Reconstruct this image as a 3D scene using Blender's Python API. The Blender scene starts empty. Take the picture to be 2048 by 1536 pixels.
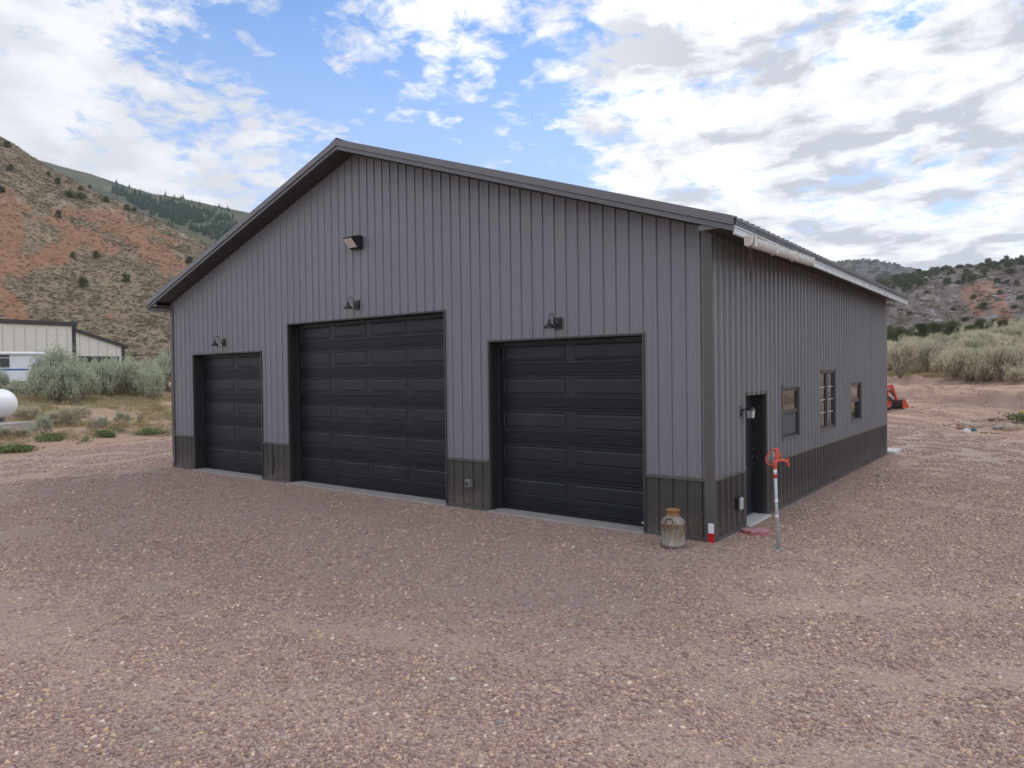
import bpy, math, random
import numpy as np
from mathutils import Vector, Matrix, noise
R = random.Random(7)
NP = np.random.default_rng(11)
sc = bpy.context.scene
COL = sc.collection
PI = math.pi

# ------------------------------------------------------------------ camera
CX, CY, CZ = 3.9095, -9.7218, 2.4374
YAW, PITCH, ROLL, FPX = -0.656, -0.0145, -0.0121, 1421.2
def cam_axes():
    c, s = math.cos(YAW), math.sin(YAW)
    r = Vector((c, -s, 0)); f = Vector((s, c, 0)); u = Vector((0, 0, 1))
    cp, sp = math.cos(PITCH), math.sin(PITCH)
    f2 = f*cp + u*sp; u2 = u*cp - f*sp
    cr, sr = math.cos(ROLL), math.sin(ROLL)
    return r*cr + u2*sr, u2*cr - r*sr, f2
CR, CU, CF = cam_axes()
C0 = Vector((CX, CY, CZ))
cam = bpy.data.cameras.new('camera'); cam.sensor_width = 36; cam.lens = FPX/2048*36
cam.clip_end = 9000; cam.clip_start = 0.05
co = bpy.data.objects.new('camera', cam); COL.objects.link(co)
co.matrix_world = Matrix(((CR.x, CU.x, -CF.x, CX), (CR.y, CU.y, -CF.y, CY), (CR.z, CU.z, -CF.z, CZ), (0, 0, 0, 1)))
sc.camera = co
FH = Vector((math.sin(YAW), math.cos(YAW))); RH = Vector((math.cos(YAW), -math.sin(YAW)))
def ray(px, py): return CF + CR*((px-1024)/FPX) + CU*((768-py)/FPX)      # depth 1
def at(px, py, d): return C0 + ray(px, py)*d

# ------------------------------------------------------------------ helpers
def sstep(a, b, t):
    t = min(1, max(0, (t-a)/(b-a))); return t*t*(3-2*t)
def lerpk(keys, t):
    if t <= keys[0][0]: return keys[0][1]
    for (a, va), (b, vb) in zip(keys, keys[1:]):
        if t <= b:
            k = (t-a)/(b-a); return va+(vb-va)*k
    (a, va), (b, vb) = keys[-2:]
    return vb+(vb-va)/(b-a)*(t-b)
def fbm(x, y, z=0.0, o=4): return noise.fractal(Vector((x, y, z)), 0.9, 2.1, o)

class MB:
    def __init__(s): s.v = []; s.f = []; s.smooth = []
    def face(s, pts, sm=False):
        n = len(s.v); s.v += [tuple(p) for p in pts]; s.f.append(tuple(range(n, n+len(pts)))); s.smooth.append(sm)
    def box(s, x0, x1, y0, y1, z0, z1, M=None):
        p = [Vector((x, y, z)) for z in (z0, z1) for y in (y0, y1) for x in (x0, x1)]
        if M is not None: p = [M @ q for q in p]
        n = len(s.v); s.v += [tuple(q) for q in p]
        for f in ((0, 2, 3, 1), (4, 5, 7, 6), (0, 1, 5, 4), (2, 6, 7, 3), (0, 4, 6, 2), (1, 3, 7, 5)):
            s.f.append(tuple(n+i for i in f)); s.smooth.append(False)
    def loft(s, rings, closed=True, caps=True, sm=True):
        n = len(s.v); m = len(rings[0])
        for r in rings: s.v += [tuple(p) for p in r]
        for i in range(len(rings)-1):
            for j in range(m if closed else m-1):
                k = (j+1) % m
                s.f.append((n+i*m+j, n+i*m+k, n+(i+1)*m+k, n+(i+1)*m+j)); s.smooth.append(sm)
        if caps:
            s.f.append(tuple(n+j for j in range(m))[::-1]); s.smooth.append(False)
            s.f.append(tuple(n+(len(rings)-1)*m+j for j in range(m))); s.smooth.append(False)
    def tube(s, pts, rad, n=8, caps=True):
        pts = [Vector(p) for p in pts]; rings = []
        if not hasattr(rad, '__len__'): rad = [rad]*len(pts)
        ref = None
        for i, p in enumerate(pts):
            d = (pts[min(i+1, len(pts)-1)]-pts[max(i-1, 0)]).normalized()
            if ref is None: ref = d.orthogonal().normalized()
            ref = (ref-d*ref.dot(d)).normalized(); b = d.cross(ref)
            rings.append([p+(ref*math.cos(2*PI*k/n)+b*math.sin(2*PI*k/n))*rad[i] for k in range(n)])
        s.loft(rings, True, caps)
    def lathe(s, prof, c=(0, 0, 0), n=24, M=None, caps=False):
        c = Vector(c); rings = []
        for r, z in prof:
            q = [Vector((r*math.cos(2*PI*k/n), r*math.sin(2*PI*k/n), z)) for k in range(n)]
            rings.append([(M @ p if M is not None else p)+c for p in q])
        s.loft(rings, True, caps)
    def prism(s, poly, a, b, fn):       # polygon extruded between a and b; fn(p,q,t)->Vector
        s.loft([[fn(p, q, a) for p, q in poly], [fn(p, q, b) for p, q in poly]], True, True, sm=False)
    def mesh(s, name):
        me = bpy.data.meshes.new(name); me.from_pydata(s.v, [], s.f)
        me.polygons.foreach_set('use_smooth', s.smooth)
        me.update(); return me

def link(o): COL.objects.link(o); return o
def obj(name, mb, mat, parent=None, bevel=0, world=True):
    me = mb if isinstance(mb, bpy.types.Mesh) else mb.mesh(name)
    o = link(bpy.data.objects.new(name, me))
    if mat is not None and len(me.materials) == 0: me.materials.append(mat)
    if parent is not None:
        o.parent = parent
        if world: o.matrix_parent_inverse = WM(parent).inverted()
    if bevel:
        b = o.modifiers.new('bevel', 'BEVEL'); b.width = bevel; b.segments = 2; b.limit_method = 'ANGLE'; b.angle_limit = math.radians(40)
    return o
def WM(o):
    m = Matrix.LocRotScale(o.location, o.rotation_euler, o.scale)
    return m if o.parent is None else WM(o.parent) @ o.matrix_parent_inverse @ m
def tag(o, label, cat, group=None, kind=None):
    o['label'] = label; o['category'] = cat
    if group: o['group'] = group
    if kind: o['kind'] = kind
    return o
def thing(name, label, cat, loc=(0, 0, 0), rz=0, group=None):
    o = link(bpy.data.objects.new(name, None)); o.location = loc; o.rotation_euler = (0, 0, rz)
    o.empty_display_size = .2
    return tag(o, label, cat, group)
def dup(root, loc, rz=0, scale=None, label=None, group=None):
    r = root.copy(); COL.objects.link(r); r.location = loc; r.rotation_euler = (0, 0, rz)
    if scale is not None: r.scale = scale
    if label: r['label'] = label
    if group: r['group'] = group
    for ch in list(root.children):
        c = ch.copy(); COL.objects.link(c); c.parent = r
        for g in list(ch.children):
            d = g.copy(); COL.objects.link(d); d.parent = c
    return r
def structure(o): o['kind'] = 'structure'; return o

# ------------------------------------------------------------------ materials
class Mat:
    def __init__(s, name):
        s.m = bpy.data.materials.new(name); s.m.use_nodes = True
        s.t = s.m.node_tree; s.N = s.t.nodes; s.L = s.t.links
        s.b = s.N['Principled BSDF']
    def n(s, typ, **kw):
        x = s.N.new(typ)
        for k, v in kw.items():
            if k in x.inputs and not hasattr(x, k): x.inputs[k].default_value = v
            else: setattr(x, k, v)
        return x
    def set(s, **kw):
        for k, v in kw.items(): s.b.inputs[k.replace('_', ' ')].default_value = v
        return s
    def lk(s, a, b): s.L.new(a, b)
    def noise(s, scale, detail=4, rough=.55, vec=None, dim='3D'):
        x = s.N.new('ShaderNodeTexNoise'); x.inputs['Scale'].default_value = scale
        x.inputs['Detail'].default_value = detail; x.inputs['Roughness'].default_value = rough
        if vec is not None: s.lk(vec, x.inputs['Vector'])
        return x.outputs['Fac']
    def ramp(s, fac, stops, interp='LINEAR'):
        x = s.N.new('ShaderNodeValToRGB'); x.color_ramp.interpolation = interp
        e = x.color_ramp.elements
        while len(e) < len(stops): e.new(.5)
        for i, (p, c) in enumerate(stops):
            e[i].position = p; e[i].color = (c, c, c, 1) if not hasattr(c, '__len__') else (*c, 1)
        s.lk(fac, x.inputs['Fac']); return x.outputs['Color']
    def mix(s, fac, a, b, mode='MIX'):
        x = s.N.new('ShaderNodeMix'); x.data_type = 'RGBA'; x.blend_type = mode
        for v, i in ((fac, 0), (a, 6), (b, 7)):
            if hasattr(v, 'links'): s.lk(v, x.inputs[i])
            elif hasattr(v, '__len__'): x.inputs[i].default_value = (*v, 1)
            else: x.inputs[i].default_value = v
        return x.outputs[2]
    def math(s, op, a, b=None):
        x = s.N.new('ShaderNodeMath'); x.operation = op
        for v, i in ((a, 0), (b, 1)):
            if v is None: continue
            if hasattr(v, 'links'): s.lk(v, x.inputs[i])
            else: x.inputs[i].default_value = v
        return x.outputs[0]
    def coord(s, which='Object', scale=None):
        x = s.N.new('ShaderNodeTexCoord').outputs[which]
        if scale:
            mp = s.N.new('ShaderNodeMapping'); mp.inputs['Scale'].default_value = scale; s.lk(x, mp.inputs['Vector']); x = mp.outputs[0]
        return x
    def pos(s, scale=None):
        x = s.N.new('ShaderNodeNewGeometry').outputs['Position']
        if scale:
            mp = s.N.new('ShaderNodeMapping'); mp.inputs['Scale'].default_value = scale; s.lk(x, mp.inputs['Vector']); x = mp.outputs[0]
        return x
    def attr(s, name, out='Fac'):
        x = s.N.new('ShaderNodeAttribute'); x.attribute_name = name; return x.outputs[out]
    def rand(s): return s.N.new('ShaderNodeObjectInfo').outputs['Random']
    def color(s, c): s.lk(c, s.b.inputs['Base Color']); return s
    def bump(s, h, strength=.3, dist=.02):
        x = s.N.new('ShaderNodeBump'); x.inputs['Strength'].default_value = strength; x.inputs['Distance'].default_value = dist
        s.lk(h, x.inputs['Height']); s.lk(x.outputs[0], s.b.inputs['Normal']); return s

def simple(name, col, rough=.6, metal=0, var=.12, nscale=3, bump=0, bscale=60, streak=None):
    m = Mat(name); p = m.pos(streak)
    f = m.noise(nscale, 5, .6, p)
    a = tuple(c*(1-var) for c in col); b = tuple(min(1, c*(1+var)) for c in col)
    m.color(m.ramp(f, [(.3, a), (.7, b)]))
    r = m.ramp(m.noise(nscale*2.3, 3, .6, p), [(.3, max(0, rough-.08)), (.7, min(1, rough+.08))]); m.lk(r, m.b.inputs['Roughness'])
    m.set(Metallic=metal)
    if bump: m.bump(m.noise(bscale, 3, .6, m.pos()), bump, .01)
    return m.m

M = {}
def siding(name, col, rough, dirt):
    m = Mat(name); p = m.pos()
    f = m.noise(.7, 2, .5, m.pos((1, 1, .5))); base = m.ramp(f, [(.3, tuple(c*.96 for c in col)), (.7, tuple(c*1.04 for c in col))])
    base = m.mix(m.ramp(m.noise(.6, 3, .5, m.pos((1, 1, .12))), [(.5, 0), (.8, .10)]), base, dirt)
    sp = m.N.new('ShaderNodeSeparateXYZ'); m.lk(p, sp.inputs[0])
    low = m.math('MULTIPLY', m.ramp(m.math('DIVIDE', sp.outputs[2], 4.0), [(0, 1), (.12, .0)]), m.ramp(m.noise(5, 4, .6), [(.35, 0), (.7, .75)]))
    base = m.mix(low, base, (.26, .19, .15))        # dust splashed up from the yard
    m.color(base)
    m.lk(m.ramp(m.noise(.8, 3, .5, p), [(.3, rough-.04), (.7, rough+.06)]), m.b.inputs['Roughness'])
    m.set(Specular_IOR_Level=.5)
    return m.m
M['siding'] = siding('charcoal_siding', (.205, .197, .209), .40, (.23, .21, .20))
M['bronze'] = siding('bronze_siding', (.064, .055, .049), .40, (.15, .125, .105))
M['trim'] = simple('bronze_trim', (.10, .088, .080), .38, var=.08)
M['rake'] = simple('rake_trim', (.15, .14, .142), .36, var=.06)
M['roof'] = simple('roof_metal', (.12, .108, .10), .33, var=.08)
M['soffit'] = simple('soffit_metal', (.075, .062, .055), .5, var=.08)
M['fascia'] = simple('pale_fascia', (.56, .57, .57), .30, var=.06)
M['jamb'] = simple('black_jamb', (.022, .021, .022), .5, var=.1)
M['black'] = simple('black_metal', (.018, .018, .02), .42, var=.15)
M['concrete'] = simple('concrete', (.37, .33, .295), .85, var=.14, nscale=4, bump=.25)
M['paleconc'] = simple('pale_concrete', (.52, .50, .47), .85, var=.1, nscale=4, bump=.2)
M['cream'] = simple('cream_plastic', (.72, .68, .62), .45, var=.08)
M['shadedcream'] = simple('shaded_cream_plastic', (.36, .32, .27), .5, var=.15, nscale=12)  # darker cream paints the shade in the gaps between the gutter ribs
M['lens'] = simple('lamp_lens', (.68, .60, .54), .35, var=.05)
M['inner'] = simple('shade_inner', (.62, .54, .46), .5, var=.05)
M['white'] = simple('white_paint', (.80, .80, .79), .4, var=.03)
M['tapew'] = simple('white_reflector', (.76, .76, .76), .35, var=.03)
M['taper'] = simple('red_reflector', (.60, .012, .015), .35, var=.05)
M['galv'] = simple('galvanised_pipe', (.46, .47, .48), .42, .35, var=.12, nscale=25)
M['redpaint'] = simple('red_iron', (.55, .085, .05), .5, var=.2, nscale=20)
M['grey'] = simple('grey_plastic', (.20, .20, .19), .5, var=.05)
M['lightgrey'] = simple('light_grey_plastic', (.5, .48, .46), .5, var=.05)
M['chain'] = simple('rusty_chain', (.085, .05, .04), .7, .2, var=.3, nscale=40)
M['screen'] = simple('window_screen', (.085, .085, .09), .7, var=.05)
M['blind'] = simple('window_blind', (.55, .57, .57), .6, var=.05)
M['muntin'] = simple('pale_muntin', (.5, .49, .47), .45, var=.05)
M['winframe'] = simple('bronze_window_frame', (.055, .050, .050), .4, var=.08)
M['tractor'] = simple('orange_tractor_paint', (.56, .055, .03), .4, var=.12)
M['bucket'] = simple('worn_bucket_steel', (.085, .08, .075), .55, .3, var=.35, nscale=6)
M['tyre'] = simple('tyre_rubber', (.025, .024, .023), .85, var=.3)
M['barn'] = simple('cream_siding', (.72, .67, .56), .45, var=.04)
M['barnrib'] = simple('cream_siding_lap', (.52, .47, .38), .5, var=.05)
M['darktrim'] = simple('dark_brown_trim', (.045, .036, .034), .45, var=.08)
M['rv'] = simple('rv_white', (.74, .75, .77), .3, var=.03)
M['blue'] = simple('blue_stripe', (.03, .12, .34), .4, var=.05)
M['darkglass'] = simple('dark_glass', (.012, .014, .017), .08, var=.05)
M['pipe'] = simple('rusty_pipe', (.05, .035, .035), .7, var=.25, nscale=8)
M['teal'] = simple('teal_plastic', (.01, .12, .16), .5)
def glassmat():
    m = Mat('window_glass'); m.set(Base_Color=(.9, .93, .93, 1), Roughness=.0, IOR=1.5, Transmission_Weight=1.0); return m.m
M['glass'] = glassmat()
def lantern_glass():
    m = Mat('frosted_lantern_glass'); m.set(Base_Color=(.85, .85, .83, 1), Roughness=.35, IOR=1.3, Transmission_Weight=.7); return m.m
M['lglass'] = lantern_glass()
def doormat_():
    m = Mat('navy_black_door'); p = m.pos()
    base = m.ramp(m.noise(1.2, 5, .6), [(.3, (.0075, .009, .0135)), (.7, (.0115, .0135, .0195))])
    d = m.math('MULTIPLY', m.ramp(m.noise(1.1, 6, .62, m.pos((1, 1, 1.6))), [(.56, 0), (.74, .5)]), m.ramp(m.noise(22, 3, .7), [(.35, .2), (.7, 1)]))
    base = m.mix(m.math('MULTIPLY', d, .16), base, (.24, .23, .23))
    m.color(base); m.lk(m.ramp(m.noise(3, 5), [(.3, .38), (.7, .52)]), m.b.inputs['Roughness'])
    m.bump(m.noise(130, 2, .5, m.pos((1, 1, .25))), .12, .004)
    return m.m
M['door'] = doormat_()
def canmat():
    m = Mat('rust_streaked_galvanised'); p = m.coord('Object')
    base = m.ramp(m.noise(14, 6, .65, p), [(.3, (.25, .225, .185)), (.7, (.40, .38, .335))])
    stp = m.coord('Object', (1, 1, .22))
    streak = m.ramp(m.noise(26, 6, .68, stp), [(.42, 0), (.56, 1)])
    sp = m.N.new('ShaderNodeSeparateXYZ'); m.lk(p, sp.inputs[0])
    zf = m.ramp(sp.outputs[2], [(.02, .95), (.09, .5), (.2, .75), (.33, 1), (.40, .6), (.432, .8), (.436, 1)])
    base = m.mix(m.math('MULTIPLY', streak, zf), base, (.21, .115, .05))
    base = m.mix(m.ramp(sp.outputs[2], [(.436, 0), (.445, .82), (.515, .92), (.52, 1)]), base, (.30, .155, .06))
    base = m.mix(m.ramp(m.noise(60, 3, .6, p), [(.66, 0), (.72, .85)]), base, (.06, .035, .025))
    base = m.mix(m.ramp(sp.outputs[2], [(0, .8), (.045, .7), (.055, 0)]), base, (.11, .055, .04))
    base = m.mix(m.ramp(sp.outputs[2], [(.518, 0), (.522, 1)]), base, (.50, .17, .025))
    m.color(base); m.set(Roughness=.6, Metallic=.15); m.bump(m.noise(70, 4, .6, p), .25, .004); return m.m
M['can'] = canmat()
M['rust'] = simple('brown_rust', (.12, .075, .06), .8, var=.3, nscale=40)
M['orust'] = simple('orange_rust', (.50, .17, .025), .85, var=.35, nscale=30)
def lidmat():
    m = Mat('sun_faded_red_plastic'); f = m.noise(9, 5, .65, m.coord('Object'))
    m.color(m.ramp(f, [(.3, (.28, .05, .06)), (.6, (.36, .11, .105))])); m.set(Roughness=.6); return m.m
M['lid'] = lidmat()
M['lidbar'] = simple('faded_pink_plastic', (.46, .25, .24), .6, var=.15, nscale=15)

def leafmat(name, cols, rough=.75):
    m = Mat(name)
    c = m.ramp(m.rand(), [(i/(len(cols)-1), c) for i, c in enumerate(cols)])
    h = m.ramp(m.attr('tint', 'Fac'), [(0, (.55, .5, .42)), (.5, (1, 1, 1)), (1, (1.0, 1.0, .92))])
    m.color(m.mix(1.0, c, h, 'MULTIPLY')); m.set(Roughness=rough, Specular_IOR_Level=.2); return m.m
M['sage'] = leafmat('sagebrush_leaves', [(.39, .43, .31), (.46, .50, .37), (.50, .52, .36)])
M['palesage'] = leafmat('pale_sagebrush_leaves', [(.44, .40, .28), (.57, .52, .37), (.68, .61, .44), (.50, .47, .35)])
M['twig'] = simple('sagebrush_wood', (.24, .185, .14), .85, var=.3, nscale=6)
M['juniper'] = leafmat('juniper_leaves', [(.09, .11, .045), (.115, .13, .055), (.14, .145, .062)])
M['conifer'] = leafmat('conifer_needles', [(.055, .11, .07), (.08, .135, .07), (.125, .165, .075)])
M['bark'] = simple('bark', (.10, .075, .055), .9, var=.3, nscale=5)
M['weed'] = leafmat('green_weed_leaves', [(.14, .18, .07), (.18, .22, .085)])
M['drygrass'] = leafmat('dry_grass_blades', [(.40, .30, .14), (.48, .37, .19), (.36, .31, .18), (.32, .31, .19)])
M['rabbit'] = leafmat('rabbitbrush_leaves', [(.28, .30, .06), (.33, .34, .08)])
M['scrub'] = leafmat('hill_scrub', [(.135, .11, .08), (.20, .165, .115), (.24, .225, .145), (.17, .14, .10), (.28, .235, .14)])
M['petal'] = simple('yellow_petals', (.75, .45, .01), .6)
def rockmat(name, a, b):
    m = Mat(name); p = m.pos()
    m.color(m.ramp(m.noise(9, 6, .65), [(.3, a), (.7, b)])); m.set(Roughness=.9); m.bump(m.noise(40, 5, .65), .5, .02); return m.m
M['rocktan'] = rockmat('tan_sandstone', (.36, .27, .18), (.50, .40, .29))
M['rockgrey'] = rockmat('grey_stone', (.26, .23, .21), (.38, .34, .31))
M['rockwhite'] = rockmat('white_stone', (.60, .55, .48), (.72, .68, .62))
M['rockred'] = rockmat('red_brown_stone', (.28, .17, .12), (.38, .25, .19))

# ------------------------------------------------------------------ terrain
LK = [(0, 0), (2.5, .18), (5, .55), (8, 1.0), (12, 1.35), (20, 1.65), (45, 2.3), (75, 3.2), (110, 7), (400, 30)]
RK = [(0, 0), (4, .12), (7, .38), (8.6, .55), (10.2, 1.12), (11, 1.22), (14, 1.33), (14.7, 1.42), (15.5, 1.72), (17.5, 1.80), (40, 3.7), (84, 8.0), (255, 27), (900, 70)]
def left_s(x, y): return (-23-.36*(min(max(y, -30), 24)+1.7))-x
def right_e(x, y): return (x-3)*.745+(y-19.7)*.667
def polar(x, y):
    dx, dy = x-CX, y-CY
    return math.atan2(dx*RH.x+dy*RH.y, dx*FH.x+dy*FH.y), math.hypot(dx, dy)
def Z(x, y, detail=True):
    a, r = polar(x, y)
    wl = 1-sstep(-.42, -.12, a) if a > -1.6 else sstep(-2.6, -1.9, a)
    wr = sstep(.12, .42, a) if a < 1.6 else 1-sstep(1.9, 2.6, a)
    s = left_s(x, y); e = right_e(x, y)
    z = wl*lerpk(LK, max(0, s))+wr*lerpk(RK, max(0, e))+(1-wl-wr)*0.0
    if detail:
        k = max(wl*sstep(0, 5, s), wr*sstep(1, 6, e))
        if k > 0: z += k*(.13*fbm(x*.35, y*.35, 2.)+.07*fbm(x*1.5, y*1.5, 5., 4))
        if wr > 0 and 6 < e < 17:         # the cut bank and the berm are lumpy
            z += wr*.30*fbm(x*.9, y*.9, 9., 4)*math.exp(-((e-9.6)/1.5)**2)+wr*.5*abs(fbm(x*.8, y*.8, 3., 4))*math.exp(-((e-15.6)/.8)**2)
        z += wr*.6*math.exp(-(((x-4.9)/2.6)**2+((y-24.0)/1.5)**2))*(1+.4*fbm(x*1.1, y*1.1, 7., 3))
        if s < 2 and e < 2: z += .022*fbm(x*.22, y*.22, 1., 3)*sstep(.4, 2.5, max(-y-.0, x-.0, -15.3-x, y-12.8))
    return z
def ghit(px, py, dmax=400):
    d = ray(px, py); t = 4.0
    while t < dmax:
        p = C0+d*t
        if p.z <= Z(p.x, p.y):
            lo, hi = t/1.01-.05, t
            for _ in range(14):
                m = (lo+hi)/2; p = C0+d*m
                if p.z <= Z(p.x, p.y): hi = m
                else: lo = m
            p = C0+d*hi; return Vector((p.x, p.y, Z(p.x, p.y))), hi
        t = t*1.01+.05
    p = C0+d*dmax; return Vector((p.x, p.y, Z(p.x, p.y))), dmax

def stone_density(x, y):
    """0 bare soil .. 1 loose gravel in the yard"""
    s = left_s(x, y); e = right_e(x, y)
    k = 1-sstep(-2.2, .4, s+1.4*fbm(x*.3, y*.3, 4., 3)); k *= 1-sstep(-1.6, .3, e+1.2*fbm(x*.35, y*.35, 6., 3))
    n = fbm(x*.33, y*.33, 11., 5); d = .80+.32*n
    b = math.exp(-(((x+7.2)/2.4)**2+((y+1.0)/.9)**2))*.75+math.exp(-(((x+5.0)/3.2)**2+((y+2.6)/1.0)**2))*.40+math.exp(-(((x+1.5)/2.5)**2+((y+3.4)/.9)**2))*.22
    d -= b*(.8+.5*n)
    rr = math.hypot(x+3.4, (y-5.5)*.93)      # wheel tracks curving round the near corner of the shed
    for r0, w, g in ((8.9, .28, .38), (10.4, .28, .50), (11.9, .30, .44), (13.4, .32, .50), (15.3, .34, .36)):
        if y < 8: d -= g*math.exp(-((rr-r0+.5*fbm(x*.25, y*.25, 3., 2))/w)**2)*(.45+.8*max(0, .4+fbm(x*.35, y*.35, 8., 3)))
    return max(0, min(1, k*max(.14, d))), k

def build_ground():
    angs = [math.radians(-44+88*i/300) for i in range(301)]+[math.radians(44+272*i/64) for i in range(1, 64)]
    radii = [.3]; 
    while radii[-1] < 4200: radii.append(radii[-1]*(1.011 if 18 < radii[-1] < 58 else 1.031)+.02)
    na, nr = len(angs), len(radii)
    v = [(CX, CY, 0)]; st = [1.]; gk = [1.]; gr = [0.]; ru = [0.]
    for r in radii:
        for a in angs:
            x = CX+FH.x*math.cos(a)*r+RH.x*math.sin(a)*r; y = CY+FH.y*math.cos(a)*r+RH.y*math.sin(a)*r
            z = Z(x, y) if r < 900 else Z(CX+(x-CX)*900/r, CY+(y-CY)*900/r)
            if r > 60 and abs(a) > 1.2: z *= max(0, 1-(r-60)/300)
            v.append((x, y, z)); d, k = stone_density(x, y) if r < 80 else (0, 0)
            st.append(d); gk.append(k)
            s = left_s(x, y); e = right_e(x, y)
            q = -(x-3)*.667+(y-19.7)*.745; ec = e+.012*(q-6)**2-.25*q
            ru.append(0 if a < 0 or r > 90 else max(-1, min(1, 1.5*fbm(ec*1.5, q*.10, 3.3, 4)+.6*fbm(e*.8, q*.8, 1.1, 4)-1.1*math.exp(-((e-9.3+.5*fbm(q*.3, 1, 1, 3))/1.0)**2)*(1 if q < 14 else .4)-1.0*math.exp(-((e-15.2)/.8)**2)+.7*math.exp(-((e-12.6)/1.5)**2))))
            gr.append(max(sstep(2.0, 5.5, s+1.5*fbm(x*.3, y*.3, 2., 3)) if a < 0 else 0, sstep(15.2, 18, e+fbm(x*.3, y*.3, 2., 3)) if a > 0 else 0))
    f = []
    for j in range(na): f.append((0, 1+j, 1+(j+1) % na))
    for i in range(nr-1):
        for j in range(na):
            k = (j+1) % na; f.append((1+i*na+j, 1+(i+1)*na+j, 1+(i+1)*na+k, 1+i*na+k))
    me = bpy.data.meshes.new('ground'); me.from_pydata(v, [], [q[::-1] for q in f]); 
    me.polygons.foreach_set('use_smooth', [True]*len(f))
    for nm, dat in (('stones', st), ('yard', gk), ('grassy', gr), ('ruts', ru)):
        a = me.attributes.new(nm, 'FLOAT', 'POINT'); a.data.foreach_set('value', dat)
    m = Mat('yard_soil'); p = m.pos()
    soil = m.ramp(m.noise(.8, 7, .62, p), [(.25, (.29, .165, .105)), (.5, (.38, .225, .142)), (.75, (.45, .28, .18))])
    soil = m.mix(m.ramp(m.noise(.11, 4, .6, p), [(.4, 0), (.65, .6)]), soil, (.39, .25, .17))
    soil = m.mix(m.ramp(m.noise(3.0, 5, .7, m.pos((1, 2.2, 1))), [(.5, 0), (.72, .5)]), soil, (.22, .14, .105))
    soil = m.mix(m.ramp(m.attr('ruts'), [(.1, 0), (.8, .75)]), soil, (.52, .345, .235))
    soil = m.mix(m.ramp(m.math('MULTIPLY', m.attr('ruts'), -1.), [(.1, 0), (.9, .8)]), soil, (.20, .125, .095))
    grassy = m.ramp(m.noise(.55, 6, .65, p), [(.3, (.30, .19, .12)), (.5, (.38, .27, .15)), (.72, (.36, .30, .19))])
    soil = m.mix(m.attr('grassy'), soil, grassy)
    vo = m.N.new('ShaderNodeTexVoronoi'); vo.inputs['Scale'].default_value = 58; vo.inputs['Randomness'].default_value = 1; m.lk(p, vo.inputs['Vector'])
    sp = m.N.new('ShaderNodeSeparateColor'); m.lk(vo.outputs['Color'], sp.inputs[0])
    stone = m.ramp(sp.outputs[0], [(0, (.20, .14, .125)), (.2, (.31, .21, .18)), (.42, (.39, .27, .22)), (.6, (.36, .28, .24)), (.76, (.48, .36, .26)), (.9, (.54, .41, .26)), (1, (.64, .54, .45))])
    dens = m.ramp(m.math('ADD', m.math('MULTIPLY', m.attr('stones'), 1.15), m.math('MULTIPLY', m.math('SUBTRACT', m.noise(6, 5, .65, p), .5), 1.1)), [(-.0, .25), (.85, .95)])
    yardsoil = m.mix(m.attr('yard'), soil, m.ramp(m.noise(5, 6, .65, p), [(.3, (.30, .20, .152)), (.7, (.43, .30, .232))]))
    m.color(m.mix(dens, yardsoil, stone)); m.set(Roughness=.93, Specular_IOR_Level=.25)
    h = m.math('ADD', m.math('MULTIPLY', m.math('SUBTRACT', 1., vo.outputs['Distance']), m.math('MULTIPLY', dens, .8)), m.math('MULTIPLY', m.noise(16, 6, .65, p), .9))
    m.bump(h, .7, .018)
    o = obj('ground', me, m.m); structure(o); return o
build_ground()

# ------------------------------------------------------------------ scattering
def proto_coll(name, meshes, mat):
    c = bpy.data.collections.new(name)
    for i, me in enumerate(meshes):
        o = bpy.data.objects.new(f'{name}_{i:02d}', me)
        if len(me.materials) == 0: me.materials.append(mat)
        c.objects.link(o)
    return c
def scatter(name, pts, rots, scl, idx, coll):
    me = bpy.data.meshes.new(name); me.from_pydata([tuple(p) for p in pts], [], [])
    a = me.attributes.new('rot', 'FLOAT_VECTOR', 'POINT'); a.data.foreach_set('vector', np.asarray(rots, float).ravel())
    a = me.attributes.new('scl', 'FLOAT_VECTOR', 'POINT'); a.data.foreach_set('vector', np.asarray(scl, float).ravel())
    a = me.attributes.new('idx', 'INT', 'POINT'); a.data.foreach_set('value', np.asarray(idx, int))
    o = link(bpy.data.objects.new(name, me))
    ng = bpy.data.node_groups.new(name, 'GeometryNodeTree')
    ng.interface.new_socket('Geometry', in_out='INPUT', socket_type='NodeSocketGeometry')
    ng.interface.new_socket('Geometry', in_out='OUTPUT', socket_type='NodeSocketGeometry')
    N, L = ng.nodes, ng.links
    gi = N.new('NodeGroupInput'); go = N.new('NodeGroupOutput')
    ci = N.new('GeometryNodeCollectionInfo'); ci.inputs[0].default_value = coll; ci.inputs[1].default_value = True; ci.inputs[2].default_value = True
    ip = N.new('GeometryNodeInstanceOnPoints'); ip.inputs['Pick Instance'].default_value = True
    def na(nm, typ):
        x = N.new('GeometryNodeInputNamedAttribute'); x.data_type = typ; x.inputs[0].default_value = nm; return x.outputs[0]
    er = N.new('FunctionNodeEulerToRotation'); L.new(na('rot', 'FLOAT_VECTOR'), er.inputs[0])
    L.new(gi.outputs[0], ip.inputs['Points']); L.new(ci.outputs[0], ip.inputs['Instance'])
    L.new(na('idx', 'INT'), ip.inputs['Instance Index']); L.new(er.outputs[0], ip.inputs['Rotation']); L.new(na('scl', 'FLOAT_VECTOR'), ip.inputs['Scale'])
    L.new(ip.outputs[0], go.inputs[0])
    md = o.modifiers.new('scatter', 'NODES'); md.node_group = ng
    return o

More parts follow.
